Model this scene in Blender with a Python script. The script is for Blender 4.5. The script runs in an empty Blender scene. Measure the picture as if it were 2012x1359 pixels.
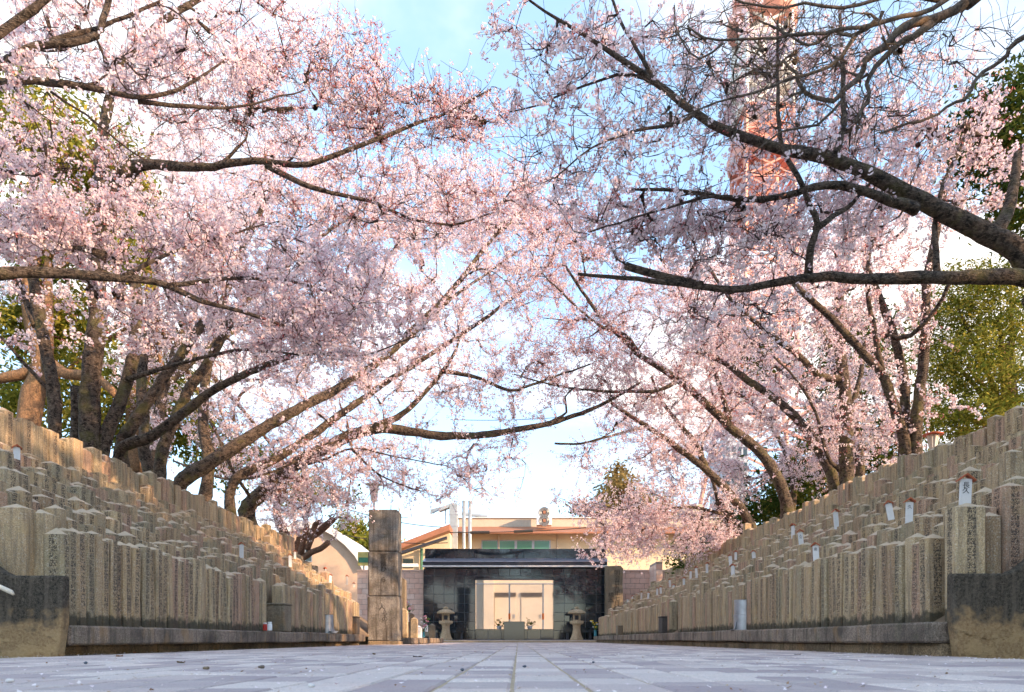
import bpy, bmesh, math, random
import numpy as np
from mathutils import Vector, Matrix

# ------------------------------------------------------------------ camera, sky, sun, exposure
SC = bpy.context.scene
COL = SC.collection
F, CX, CY, H = 1453.0, 1018.0, 1256.0, 0.13      # focal length / principal point in photo pixels, eye height in m
R = math.radians

cam_d = bpy.data.cameras.new('camera'); cam = bpy.data.objects.new('camera', cam_d); COL.objects.link(cam)
cam.location = (0, 0, H); cam.rotation_euler = (R(90), 0, 0)
cam_d.sensor_width = 36; cam_d.lens = 36 * F / 2012
cam_d.shift_x = -(CX - 1006) / 2012; cam_d.shift_y = (CY - 679.5) / 2012
cam_d.clip_start = 0.05; cam_d.clip_end = 3000
cam_d.dof.use_dof = True; cam_d.dof.focus_distance = 10.0; cam_d.dof.aperture_fstop = 7.1
SC.camera = cam

SUN_EL, SUN_AZ = 18.0, 60.0                      # azimuth: degrees right of straight-behind the camera
to_sun = Vector((math.sin(R(SUN_AZ)) * math.cos(R(SUN_EL)), -math.cos(R(SUN_AZ)) * math.cos(R(SUN_EL)), math.sin(R(SUN_EL))))
W = bpy.data.worlds.new('World'); SC.world = W; W.use_nodes = True
nt = W.node_tree; nt.nodes.clear()
def wn(t, **k):
    n = nt.nodes.new(t)
    for a, b in k.items(): setattr(n, a, b)
    return n
out = wn('ShaderNodeOutputWorld'); bg = wn('ShaderNodeBackground'); bg.inputs[1].default_value = 0.15
sky = wn('ShaderNodeTexSky'); sky.sky_type = 'NISHITA'; sky.sun_disc = False
sky.sun_elevation = R(SUN_EL); sky.sun_rotation = math.atan2(to_sun.x, to_sun.y)
sky.air_density = 1.0; sky.dust_density = 0.4; sky.ozone_density = 1.5
tc = wn('ShaderNodeTexCoord'); sep = wn('ShaderNodeSeparateXYZ'); nt.links.new(tc.outputs['Generated'], sep.inputs[0])
def wm(op, a, b=None, clamp=False):
    n = wn('ShaderNodeMath', operation=op); n.use_clamp = clamp
    for i, v in enumerate((a, b)):
        if v is None: continue
        if isinstance(v, (int, float)): n.inputs[i].default_value = v
        else: nt.links.new(v, n.inputs[i])
    return n.outputs[0]
den = wm('ADD', wm('MAXIMUM', sep.outputs[2], 0.0), 0.22)
cmb = wn('ShaderNodeCombineXYZ')
nt.links.new(wm('DIVIDE', sep.outputs[0], den), cmb.inputs[0]); nt.links.new(wm('DIVIDE', sep.outputs[1], den), cmb.inputs[1])
cmb.inputs[2].default_value = 3.7
noi = wn('ShaderNodeTexNoise'); noi.inputs['Scale'].default_value = 1.05; noi.inputs['Detail'].default_value = 7; noi.inputs['Roughness'].default_value = 0.56
nt.links.new(cmb.outputs[0], noi.inputs['Vector'])
rmp = wn('ShaderNodeMapRange', interpolation_type='SMOOTHSTEP'); rmp.inputs[1].default_value = 0.46; rmp.inputs[2].default_value = 0.64
nt.links.new(noi.outputs[0], rmp.inputs[0])
mixh = wn('ShaderNodeMix', data_type='RGBA'); mixh.inputs[0].default_value = 0.27      # thin high haze over the whole sky
nt.links.new(sky.outputs[0], mixh.inputs[6]); mixh.inputs[7].default_value = (2.9, 4.3, 6.0, 1)
mixc = wn('ShaderNodeMix', data_type='RGBA')
nt.links.new(wm('MULTIPLY', rmp.outputs[0], 0.9), mixc.inputs[0]); nt.links.new(mixh.outputs[2], mixc.inputs[6]); mixc.inputs[7].default_value = (4.3, 3.95, 3.6, 1)
nt.links.new(mixc.outputs[2], bg.inputs[0]); nt.links.new(bg.outputs[0], out.inputs[0])

sun_d = bpy.data.lights.new('sun', 'SUN'); sun_d.energy = 3.2; sun_d.angle = R(0.6); sun_d.color = (1.0, 0.66, 0.40)
sun = bpy.data.objects.new('sun', sun_d); COL.objects.link(sun)
sun.rotation_euler = to_sun.to_track_quat('Z', 'Y').to_euler()
vs = SC.view_settings; vs.view_transform = 'Standard'; vs.look = 'None'; vs.exposure = 1.56; vs.gamma = 1; vs.use_curve_mapping = False
SC.cycles.max_bounces = 8; SC.cycles.diffuse_bounces = 5; SC.cycles.use_adaptive_sampling = True; SC.cycles.adaptive_threshold = 0.025; SC.cycles.transmission_bounces = 3; SC.cycles.glossy_bounces = 3
SC.cycles.caustics_reflective = False; SC.cycles.caustics_refractive = False
SC.cycles.use_denoising = True

# ------------------------------------------------------------------ helpers
def P(x, y, Y):
    """photo pixel at distance Y -> point in the world"""
    return np.array(((x - CX) * Y / F, Y, H - (y - CY) * Y / F))

def prop(o, label=None, cat=None, group=None, kind=None):
    if label: o['label'] = label
    if cat: o['category'] = cat
    if group: o['group'] = group
    if kind: o['kind'] = kind
    return o

def link(o, parent=None):
    COL.objects.link(o)
    if parent is not None: o.parent = parent
    return o

def empty(name, loc, label=None, cat=None, group=None):
    o = bpy.data.objects.new(name, None); o.location = loc; o.empty_display_size = 0.1
    link(o); return prop(o, label, cat, group)

class MB:
    """collects shapes; build() links them as one mesh object"""
    def __init__(s): s.v = []; s.f = []; s.m = []
    def add(s, v, f, mi=0, M=None):
        b = len(s.v)
        if M is not None: v = [tuple(M @ Vector(p)) for p in v]
        s.v += [tuple(p) for p in v]; s.f += [tuple(i + b for i in q) for q in f]; s.m += [mi] * len(f); return s
    def box(s, x0, x1, y0, y1, z0, z1, mi=0, M=None):
        v = [(x0,y0,z0),(x1,y0,z0),(x1,y1,z0),(x0,y1,z0),(x0,y0,z1),(x1,y0,z1),(x1,y1,z1),(x0,y1,z1)]
        return s.add(v, [(0,3,2,1),(4,5,6,7),(0,1,5,4),(1,2,6,5),(2,3,7,6),(3,0,4,7)], mi, M)
    def cbox(s, x0, x1, y0, y1, z0, z1, c=0.01, mi=0, M=None):
        """box with chamfered edges"""
        bm = bmesh.new(); bmesh.ops.create_cube(bm, size=1)
        for q in bm.verts: q.co = Vector(((x0+x1)/2 + q.co.x*(x1-x0), (y0+y1)/2 + q.co.y*(y1-y0), (z0+z1)/2 + q.co.z*(z1-z0)))
        bmesh.ops.bevel(bm, geom=bm.edges[:], offset=c, segments=1, affect='EDGES')
        bm.verts.ensure_lookup_table()
        v = [q.co.copy() for q in bm.verts]; f = [[q.index for q in g.verts] for g in bm.faces]; bm.free()
        return s.add(v, f, mi, M)
    def lathe(s, prof, n=16, c=(0,0,0), mi=0, sq=False):
        """prof: (radius, z) from bottom to top; n sides"""
        v = []; f = []
        for r, z in prof:
            for k in range(n):
                a = 2*math.pi*(k + 0.5)/n; v.append((c[0]+r*math.cos(a), c[1]+r*math.sin(a), c[2]+z))
        for j in range(len(prof)-1):
            for k in range(n):
                a, b = j*n+k, j*n+(k+1) % n; f.append((a, b, b+n, a+n))
        f.append(tuple(range(n))[::-1]); f.append(tuple((len(prof)-1)*n+k for k in range(n)))
        return s.add(v, f, mi)
    def tube(s, pts, r, n=6, mi=0):
        pts = [Vector(p) for p in pts]; m = len(pts); rr = r if hasattr(r, '__len__') else [r]*m
        v = []; f = []
        up = None
        for i in range(m):
            t = (pts[min(i+1, m-1)] - pts[max(i-1, 0)]).normalized()
            if up is None: up = t.orthogonal().normalized()
            up = (up - t*up.dot(t)).normalized(); w = t.cross(up)
            for k in range(n):
                a = 2*math.pi*k/n; v.append(pts[i] + (up*math.cos(a) + w*math.sin(a))*rr[i])
        for j in range(m-1):
            for k in range(n):
                a, b = j*n+k, j*n+(k+1) % n; f.append((a, b, b+n, a+n))
        f.append(tuple(range(n))[::-1]); f.append(tuple((m-1)*n+k for k in range(n)))
        return s.add(v, f, mi)
    def prism(s, poly, d0, d1, axis='y', mi=0):
        """polygon in the xz plane (axis y) or yz plane (axis x) pulled from d0 to d1"""
        n = len(poly)
        mk = (lambda a, b, d: (a, d, b)) if axis == 'y' else (lambda a, b, d: (d, a, b))
        v = [mk(a, b, d0) for a, b in poly] + [mk(a, b, d1) for a, b in poly]
        f = [tuple(range(n)), tuple(range(2*n-1, n-1, -1))] + [(i, (i+1) % n + 0, (i+1) % n + n, i+n)[::-1] for i in range(n)]
        return s.add(v, f, mi)
    def build(s, name, mats, parent=None, loc=None, smooth=False):
        me = bpy.data.meshes.new(name); me.from_pydata([tuple(p) for p in s.v], [], s.f)
        for m in (mats if isinstance(mats, (list, tuple)) else [mats]): me.materials.append(m)
        if any(s.m): me.polygons.foreach_set('material_index', s.m)
        if smooth: me.polygons.foreach_set('use_smooth', [True]*len(s.f))
        bm = bmesh.new(); bm.from_mesh(me); bmesh.ops.recalc_face_normals(bm, faces=bm.faces[:]); bm.to_mesh(me); bm.free()
        o = bpy.data.objects.new(name, me)
        if loc is not None: o.location = loc
        return link(o, parent)

def np_mesh(name, v, faces_flat, sizes, mats, mi=None, attrs=None, smooth=False):
    """fast mesh from numpy arrays"""
    me = bpy.data.meshes.new(name)
    v = np.asarray(v, np.float32); fl = np.asarray(faces_flat, np.int32); sz = np.asarray(sizes, np.int32)
    me.vertices.add(len(v)); me.vertices.foreach_set('co', v.ravel())
    me.loops.add(len(fl)); me.loops.foreach_set('vertex_index', fl)
    me.polygons.add(len(sz)); st = np.concatenate(([0], np.cumsum(sz)[:-1])).astype(np.int32)
    me.polygons.foreach_set('loop_start', st)
    if mi is not None: me.polygons.foreach_set('material_index', np.asarray(mi, np.int32))
    if smooth: me.polygons.foreach_set('use_smooth', np.ones(len(sz), bool))
    for m in mats: me.materials.append(m)
    for k, a in (attrs or {}).items():
        at = me.attributes.new(k, 'FLOAT', 'POINT'); at.data.foreach_set('value', np.asarray(a, np.float32))
    me.update(calc_edges=True)
    return me

# ------------------------------------------------------------------ materials
MATS = {}
class N:
    """thin wrapper for building a node material"""
    def __init__(s, name):
        s.m = bpy.data.materials.new(name); s.m.use_nodes = True; s.t = s.m.node_tree; s.t.nodes.clear(); MATS[name] = s.m
        s.out = s.t.nodes.new('ShaderNodeOutputMaterial')
    def n(s, typ, ins=None, **k):
        q = s.t.nodes.new(typ)
        for a, b in k.items(): setattr(q, a, b)
        for a, b in (ins or {}).items(): s.set(q.inputs[a], b)
        return q
    def set(s, sock, v):
        if hasattr(v, 'is_linked') or isinstance(v, bpy.types.NodeSocket): s.t.links.new(v, sock)
        else:
            if isinstance(v, (tuple, list)) and len(v) == 3 and sock.type == 'RGBA': v = (*v, 1)
            sock.default_value = v
    def math(s, op, a, b=None, c=None, clamp=False):
        q = s.t.nodes.new('ShaderNodeMath'); q.operation = op; q.use_clamp = clamp
        for i, v in enumerate((a, b, c)):
            if v is not None: s.set(q.inputs[i], v)
        return q.outputs[0]
    def mix(s, f, a, b, blend='MIX'):
        q = s.t.nodes.new('ShaderNodeMix'); q.data_type = 'RGBA'; q.blend_type = blend
        s.set(q.inputs[0], f); s.set(q.inputs[6], a); s.set(q.inputs[7], b); return q.outputs[2]
    def noise(s, scale, detail=3, vec=None, rough=0.55, dim='3D'):
        q = s.n('ShaderNodeTexNoise', {'Scale': scale, 'Detail': detail, 'Roughness': rough})
        if vec is not None: s.set(q.inputs['Vector'], vec)
        return q.outputs[0]
    def obj(s): return s.n('ShaderNodeTexCoord').outputs['Object']
    def scale(s, vec, sc):
        q = s.n('ShaderNodeMapping'); s.set(q.inputs['Vector'], vec); q.inputs['Scale'].default_value = sc; return q.outputs[0]
    def rng(s, v, a, b, c=0.0, d=1.0, smooth=False):
        q = s.n('ShaderNodeMapRange', {0: v, 1: a, 2: b, 3: c, 4: d}); q.clamp = True
        if smooth: q.interpolation_type = 'SMOOTHSTEP'
        return q.outputs[0]
    def ramp(s, v, stops):
        q = s.n('ShaderNodeValToRGB'); s.set(q.inputs[0], v); e = q.color_ramp.elements
        while len(e) < len(stops): e.new(0.5)
        for i, (p, c) in enumerate(stops): e[i].position = p; e[i].color = (*c, 1)
        return q.outputs[0]
    def attr(s, name): return s.n('ShaderNodeAttribute', attribute_name=name).outputs['Fac']
    def bump(s, h, strength=0.4, dist=0.02):
        return s.n('ShaderNodeBump', {'Height': h, 'Strength': strength, 'Distance': dist}).outputs[0]
    def pbr(s, col, rough=0.8, bump=None, metal=0.0, spec=0.4, extra=None):
        q = s.n('ShaderNodeBsdfPrincipled', {'Base Color': col, 'Roughness': rough, 'Metallic': metal, 'Specular IOR Level': spec})
        if bump is not None: s.set(q.inputs['Normal'], bump)
        for a, b in (extra or {}).items(): s.set(q.inputs[a], b)
        s.t.links.new(q.outputs[0], s.out.inputs[0]); return s.m

def simple(name, col, rough=0.7, metal=0.0, var=0.12, nscale=6.0, bump=0.15, spec=0.4):
    k = N(name); o = k.obj(); a = k.noise(nscale, 4, o); b = k.noise(nscale*9, 3, o)
    c = k.mix(k.rng(a, 0.3, 0.7), tuple(x*(1-var) for x in col), tuple(min(1, x*(1+var)) for x in col))
    c = k.mix(k.math('MULTIPLY', k.rng(b, 0.5, 0.75), 0.25), c, tuple(x*0.6 for x in col))
    return k.pbr(c, rough, k.bump(b, bump, 0.01), metal, spec)

def mat_post():
    """weathered granite: speckle, lichen, run-off streaks, mossy dirt at the foot, inked engraving on the lettered faces"""
    k = N('granite_post'); o = k.obj()
    rnd, fu, fh, lt = k.attr('rnd'), k.attr('fu'), k.attr('fh'), k.attr('lt')
    rv = k.n('ShaderNodeCombineXYZ', {0: k.math('MULTIPLY', rnd, 37.0), 1: k.math('MULTIPLY', rnd, 91.0), 2: k.math('MULTIPLY', rnd, 17.0)}).outputs[0]
    vec = k.n('ShaderNodeVectorMath', {0: o, 1: rv}, operation='ADD').outputs[0]
    base = k.ramp(rnd, [(0.0, (.49,.365,.225)), (.2, (.54,.395,.235)), (.4, (.53,.345,.235)), (.55, (.42,.34,.215)), (.75, (.57,.44,.27)), (.9, (.42,.29,.175)), (1.0, (.50,.40,.27))])
    base.node.color_ramp.interpolation = 'CONSTANT'
    sp = k.noise(120, 2, vec); c = k.mix(k.rng(sp, 0.42, 0.6), base, k.mix(1, base, (.62,.60,.58), 'MULTIPLY'))
    sp2 = k.noise(75, 2, vec, 0.7); c = k.mix(k.math('MULTIPLY', k.rng(sp2, 0.56, 0.66), 0.55), c, (.62,.58,.50))
    st = k.noise(5.0, 4, k.scale(vec, (6, 6, 0.5))); c = k.mix(k.math('MULTIPLY', k.rng(st, 0.47, 0.62), 0.5), c, (.14,.115,.09))
    li = k.noise(7.0, 4, vec); c = k.mix(k.math('MULTIPLY', k.rng(li, 0.57, 0.70), 0.3), c, (.25,.24,.14))
    lo = k.noise(4.0, 3, k.n('ShaderNodeVectorMath', {0: vec, 1: (5.3, 1.2, 8.8)}, operation='ADD').outputs[0]); c = k.mix(k.math('MULTIPLY', k.rng(lo, 0.58, 0.68), 0.5), c, (.46,.33,.17))
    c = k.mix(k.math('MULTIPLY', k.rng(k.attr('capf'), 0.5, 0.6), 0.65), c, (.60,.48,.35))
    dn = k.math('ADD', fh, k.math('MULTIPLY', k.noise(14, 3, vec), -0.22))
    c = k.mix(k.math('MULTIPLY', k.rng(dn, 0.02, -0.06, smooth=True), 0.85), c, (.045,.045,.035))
    # column of engraved, inked characters
    g = k.n('ShaderNodeCombineXYZ', {0: k.math('MULTIPLY', fu, 1.0), 1: k.math('MULTIPLY', fh, 0.72), 2: k.math('MULTIPLY', rnd, 53.0)}).outputs[0]
    w1 = k.math('ABSOLUTE', k.math('SUBTRACT', k.noise(62, 1.0, g), 0.5))
    stroke = k.rng(w1, 0.085, 0.045)
    cell = k.math('PINGPONG', k.math('ADD', fh, k.math('MULTIPLY', rnd, 0.3)), 0.03)
    band = k.math('MULTIPLY', k.rng(k.math('ABSOLUTE', fu), 0.036, 0.030), k.rng(cell, 0.0015, 0.005))
    let = k.math('MULTIPLY', k.math('MULTIPLY', stroke, band), k.math('MULTIPLY', lt, k.rng(fh, 0.1, 0.16)))
    c = k.mix(k.math('MULTIPLY', let, 0.8), c, (.03,.03,.034))
    hgt = k.math('SUBTRACT', k.math('ADD', sp, k.math('MULTIPLY', k.noise(22, 4, vec), 1.5)), k.math('MULTIPLY', let, 1.2))
    return k.pbr(c, 0.88, k.bump(hgt, 0.55, 0.012), spec=0.25)

def mat_granite(name, col, dirt=0.5, scl=1.0, moss=0.2, ochre=0.45):
    k = N(name); o = k.obj()
    sp = k.noise(95*scl, 2, o); c = k.mix(k.rng(sp, 0.40, 0.62), col, tuple(x*0.48 for x in col))
    s2 = k.noise(60*scl, 2, o, 0.7); c = k.mix(k.math('MULTIPLY', k.rng(s2, 0.55, 0.66), 0.5), c, tuple(min(1, x*1.7) for x in col))
    big = k.noise(2.2*scl, 5, o); c = k.mix(k.math('MULTIPLY', k.rng(big, 0.42, 0.66), dirt), c, (.05,.045,.04))
    st = k.noise(3.0, 5, k.scale(o, (5, 5, 0.35))); c = k.mix(k.math('MULTIPLY', k.rng(st, 0.5, 0.68), dirt), c, (.07,.06,.05))
    ms = k.noise(5*scl, 4, k.scale(o, (1.3, 1, .9))); c = k.mix(k.math('MULTIPLY', k.rng(ms, 0.55, 0.7), moss), c, (.18,.20,.09))
    oc = k.noise(3.4*scl, 4, k.scale(o, (.9, 1.2, .6))); c = k.mix(k.math('MULTIPLY', k.rng(oc, 0.56, 0.68), ochre), c, (.36,.22,.10))
    return k.pbr(c, 0.9, k.bump(k.math('ADD', sp, k.math('MULTIPLY', k.noise(14*scl, 5, o), 2)), 0.6, 0.015), spec=0.2)

def mat_concrete():
    """end walls: black-weathered above, sandy and flaking below"""
    k = N('stained_concrete'); o = k.obj(); z = k.n('ShaderNodeSeparateXYZ', {0: o}).outputs[2]
    n1 = k.noise(9, 7, o, .62); n2 = k.noise(150, 4, o, .75); n3 = k.noise(2.2, 7, o, .6); n4 = k.noise(45, 5, o, .7)
    sand = k.mix(k.rng(n4, 0.36, 0.64), (.27,.175,.09), (.45,.32,.18)); sand = k.mix(k.math('MULTIPLY', k.rng(n2, .5, .66), .5), sand, (.20,.14,.08))
    dark = k.mix(k.rng(n2, 0.38, 0.64), (.04,.036,.03), (.17,.145,.115)); dark = k.mix(k.math('MULTIPLY', k.rng(n4, .46, .6), .75), dark, (.018,.017,.015)); dark = k.mix(k.math('MULTIPLY', k.rng(k.noise(28, 5, o, .7), .55, .68), .5), dark, (.26,.22,.17))
    dark = k.mix(k.math('MULTIPLY', k.rng(k.noise(3.5, 6, k.scale(o, (5, 1, .5)), .6), .48, .62), .5), dark, (.19,.16,.125))
    hz = k.math('ADD', z, k.math('MULTIPLY', k.math('SUBTRACT', n1, 0.5), 0.55))
    hz = k.math('ADD', hz, k.math('MULTIPLY', k.math('SUBTRACT', n3, 0.5), 0.5))
    c = k.mix(k.rng(hz, 0.17, 0.36, smooth=True), sand, dark)
    flake = k.rng(k.noise(6, 4, k.scale(o, (1, 1, 1.7)), .6), 0.50, 0.508)
    fl = k.math('MULTIPLY', flake, k.rng(z, 0.24, 0.16))
    c = k.mix(k.math('MULTIPLY', fl, 0.4), c, (.54,.39,.21))
    return k.pbr(c, 0.95, k.bump(k.math('ADD', k.math('MULTIPLY', n2, 0.7), k.math('ADD', k.math('MULTIPLY', fl, 1.6), k.math('MULTIPLY', n4, 1.6))), 0.8, 0.02), spec=0.15)

def mat_paver(name, stuff):
    k = N(name); o = k.obj()
    r = k.attr('rnd') if stuff else k.n('ShaderNodeObjectInfo').outputs['Random']
    geo = k.n('ShaderNodeNewGeometry').outputs['Position']
    c = k.ramp(r, [(0, (.57,.48,.455)), (.2, (.73,.64,.59)), (.42, (.41,.34,.345)), (.6, (.66,.575,.535)), (.8, (.47,.395,.39))])
    c.node.color_ramp.interpolation = 'CONSTANT'
    n = k.noise(160, 2, geo); c = k.mix(k.math('MULTIPLY', k.rng(n, 0.4, 0.62), 0.35), c, (.20,.20,.23))
    n2 = k.noise(3.2, 5, geo); c = k.mix(k.math('MULTIPLY', k.rng(n2, 0.45, 0.7), 0.30), c, (.56,.53,.48))
    n3 = k.noise(26, 4, geo); c = k.mix(k.math('MULTIPLY', k.rng(n3, 0.6, 0.72), 0.5), c, (.17,.155,.14))
    return k.pbr(c, 0.82, k.bump(k.math('ADD', n, n3), 0.35, 0.006), spec=0.3)

def mat_bark():
    """dark cherry bark: fissured patches, pale horizontal lenticels, some lichen on the thick wood"""
    k = N('cherry_bark'); o = k.obj(); th = k.attr('thick')
    n1 = k.noise(13, 6, o, .7); n2 = k.noise(38, 4, k.scale(o, (.55, .55, 1.8)), .6); n3 = k.noise(2.6, 5, o); n4 = k.noise(90, 3, o, .7)
    c = k.mix(k.rng(n1, 0.40, 0.60), (.026,.020,.017), (.185,.140,.108))
    c = k.mix(k.math('MULTIPLY', k.rng(n2, 0.54, 0.60), 0.7), c, (.30,.235,.18))
    c = k.mix(k.math('MULTIPLY', k.rng(n4, 0.55, 0.7), 0.5), c, (.03,.024,.02))
    c = k.mix(k.math('MULTIPLY', k.math('MULTIPLY', k.rng(n3, 0.52, 0.64), k.rng(th, 0.04, 0.10)), 0.65), c, (.20,.18,.07))
    c = k.mix(k.rng(th, 0.03, 0.0), c, k.mix(k.rng(n1, .3, .7), (.075,.045,.040), (.125,.085,.072)))
    return k.pbr(c, 0.85, k.bump(k.math('ADD', k.math('MULTIPLY', n1, 1.4), k.math('ADD', n2, k.math('MULTIPLY', n4, .5))), 1.0, 0.05), spec=0.2)

def mat_leafy(name, stops, trans=0.4, rough=0.6):
    k = N(name); r = k.attr('rnd'); c = k.ramp(r, stops)
    d = k.n('ShaderNodeBsdfDiffuse', {'Color': c}); t = k.n('ShaderNodeBsdfTranslucent', {'Color': c})
    m = k.n('ShaderNodeMixShader', {0: trans}); k.t.links.new(d.outputs[0], m.inputs[1]); k.t.links.new(t.outputs[0], m.inputs[2])
    k.t.links.new(m.outputs[0], k.out.inputs[0]); return k.m

def mat_polished():
    k = N('polished_black_granite'); o = k.obj(); sp = k.noise(70, 2, o); r = k.n('ShaderNodeObjectInfo').outputs['Random']
    c = k.mix(k.rng(sp, 0.5, 0.7), (.008,.014,.022), (.035,.05,.065))
    c = k.mix(k.math('MULTIPLY', r, 0.35), c, (.03,.04,.05))
    return k.pbr(c, k.math('ADD', k.math('MULTIPLY', r, 0.05), 0.03), spec=0.8)

mat_post(); mat_concrete(); mat_bark(); mat_polished()
mat_granite('kerb_granite', (.34,.275,.22), 0.75, 1.0, .15); mat_granite('kerb_base_stone', (.36,.27,.17), 0.55, .8, .1)
mat_granite('pillar_granite', (.31,.29,.26), 0.95, .7, .1, .12); mat_granite('lantern_granite', (.60,.47,.31), 0.2, .8, .1, .3)
mat_granite('dark_granite', (.11,.10,.095), 0.3, 1.0, .1); mat_granite('box_granite', (.30,.25,.18), 0.3, 1.0, .1)
mat_paver('paver_stone', False); mat_paver('paver_stone_far', True)
mat_leafy('petal', [(0, (.83,.58,.63)), (.2, (.895,.715,.75)), (.6, (.935,.82,.84)), (1, (.955,.895,.90))], 0.55)
mat_leafy('bud', [(0, (.42,.10,.10)), (.5, (.58,.22,.22)), (.8, (.68,.36,.35)), (1, (.48,.22,.12))], 0.35)
mat_leafy('leaf_green', [(0, (.020,.045,.012)), (.4, (.05,.085,.02)), (.75, (.12,.14,.03)), (1, (.24,.20,.04))], 0.3)
mat_leafy('leaf_yellow', [(0, (.05,.08,.015)), (.3, (.15,.18,.03)), (.65, (.32,.30,.055)), (1, (.48,.38,.08))], 0.4)
mat_leafy('leaf_ochre', [(0, (.14,.10,.04)), (.5, (.26,.18,.07)), (1, (.36,.27,.10))], 0.35)
mat_leafy('litter', [(0, (.86,.74,.78)), (.5, (.90,.84,.86)), (.7, (.50,.40,.28)), (1, (.30,.16,.08))], 0.1)
simple('joint_sand', (.46,.37,.25), .95, 0, .2, 30, .5); simple('soil', (.20,.15,.10), .95, 0, .25, 3, .6)
simple('asphalt', (.10,.10,.10), .9, 0, .2, 4, .3); simple('galvanised', (.40,.42,.45), .42, .8, .15, 9, .1)
simple('tile_mortar', (.30,.25,.22), .9)
simple('cream_render', (.66,.56,.38), .8, 0, .06, 1.2, .1); simple('pale_render', (.52,.455,.36), .8, 0, .06, 1.2, .1)
simple('tan_render', (.55,.40,.29), .85, 0, .08, 1.2, .1); simple('roof_sheet', (.34,.15,.085), .6, 0, .12, 1.5, .1); simple('gate_sheet', (.32,.33,.40), .35, .7, .08, 2, .05)
simple('fascia_dark', (.035,.04,.055), .45); simple('white_trim', (.75,.75,.74), .6); simple('duct_metal', (.42,.46,.47), .45, .5, .1, 2, .1)
simple('fan_dark', (.12,.10,.09), .5); simple('rust_red', (.42,.12,.05), .6); simple('plaque_white', (.64,.63,.62), .7, 0, .05, 20, .05)
simple('plaque_roof', (.36,.085,.03), .6, 0, .2, 30, .2); simple('ink', (.02,.02,.025), .8); simple('carved_dark', (.05,.045,.04), .95)
simple('fence_steel', (.42,.44,.46), .45, .6); simple('orange_marker', (.75,.16,.03), .6); simple('wire_black', (.02,.02,.02), .7)
simple('tower_red', (.68,.33,.26), .6); mat_granite('stump_bark', (.27,.15,.10), .4, .3, .05); simple('tower_white', (.80,.79,.76), .6); mat_granite('camphor_bark', (.33,.19,.10), .45, .25, .15)  # tower_red is paled: distance haze put into the paint colour
mat_granite('grey_bark', (.20,.155,.125), .5, .5, .05); simple('office_grey', (.42,.46,.52), .6); simple('lamp_cream', (.72,.64,.52), .5)
simple('lamp_red', (.55,.13,.06), .5); simple('plastic_white', (.78,.80,.82), .4); simple('plastic_red', (.5,.04,.03), .4)
simple('plastic_blue', (.05,.25,.32), .3); simple('flower_yellow', (.75,.52,.03), .7); simple('flower_pink', (.70,.30,.38), .7); simple('stem_green', (.06,.13,.03), .7)
simple('pebble', (.10,.12,.15), .8); simple('green_pipe', (.04,.16,.10), .5)
k = N('window_green'); k.pbr((.10,.28,.20), 0.08, spec=0.6)
k = N('window_dark'); k.pbr((.03,.05,.06), 0.06, spec=0.6)
k = N('pink_tile'); rr_ = k.n('ShaderNodeObjectInfo').outputs['Random']; cc_ = k.ramp(rr_, [(0, (.68,.48,.40)), (.3, (.74,.57,.49)), (.55, (.64,.42,.34)), (.8, (.72,.52,.43)), (1, (.76,.62,.55))])
cc_ = k.mix(k.math('MULTIPLY', k.rng(k.noise(7, 4, k.obj()), .45, .7), .3), cc_, (.36,.26,.22)); k.pbr(cc_, .5, k.bump(k.noise(60, 3, k.obj()), .2, .005))
simple('leaf_sign', (.42,.36,.12), .6); simple('stone_joint', (.17,.19,.21), .8)
M = MATS

# ------------------------------------------------------------------ ground, path, banks
rng = np.random.default_rng(7); random.seed(7)
XL, XR = -3.55, 3.12            # kerb slab edges left / right of the path
XLB, XRB = -3.72, 3.24          # kerb base course
def struct(o): o['kind'] = 'structure'; return o

struct(MB().add([(-600,-200,-.06),(600,-200,-.06),(600,1500,-.06),(-600,1500,-.06)], [(0,1,2,3)]).build('ground', M['asphalt']))
path = struct(MB().box(-3.80, 3.30, -3, 31.0, -.05, -.005).build('path', M['joint_sand']))

# pavers: columns run along the path; the cross joints are staggered column by column
PW, PL, GAP = 0.206, 0.33, 0.011
cells = []
nx0 = int(math.ceil((XLB + 0.02 + 0.017) / PW)); x = -0.017 + PW*nx0
while x + PW < XRB + .12:
    y = 0.5 + random.random()*PL
    while y < 30.9:
        L = PL*random.choice((1, 1, 1, .5)); cells.append((x, y, min(L, 30.95-y))); y += L
    x += PW
def paver_geo(x0, x1, y0, y1, z, t, tx, ty):
    c = 0.008; w = lambda x, y: z + (x-(x0+x1)/2)*tx + (y-(y0+y1)/2)*ty
    v = [(x0,y0,-.05),(x1,y0,-.05),(x1,y1,-.05),(x0,y1,-.05)]
    v += [(a,b,w(a,b)-c*.7) for a,b in ((x0,y0),(x1,y0),(x1,y1),(x0,y1))]
    v += [(a,b,w(a,b)) for a,b in ((x0+c,y0+c),(x1-c,y0+c),(x1-c,y1-c),(x0+c,y1-c))]
    f = [(0,1,5,4),(1,2,6,5),(2,3,7,6),(3,0,4,7),(4,5,9,8),(5,6,10,9),(6,7,11,10),(7,4,8,11),(8,9,10,11)]
    return v, f
def paver_score(c):
    x, y, L = c; px = CX + F*(x+PW/2)/max(y+L/2, .1); py = CY + F*H/max(y+L/2, .1)
    return -1 if (px < -60 or px > 2070 or py > 1400) else PW*L/(y+L/2)**3
order = sorted(range(len(cells)), key=lambda i: -paver_score(cells[i])); near = set(order[:300])
fv, ff, fr = [], [], []
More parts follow.
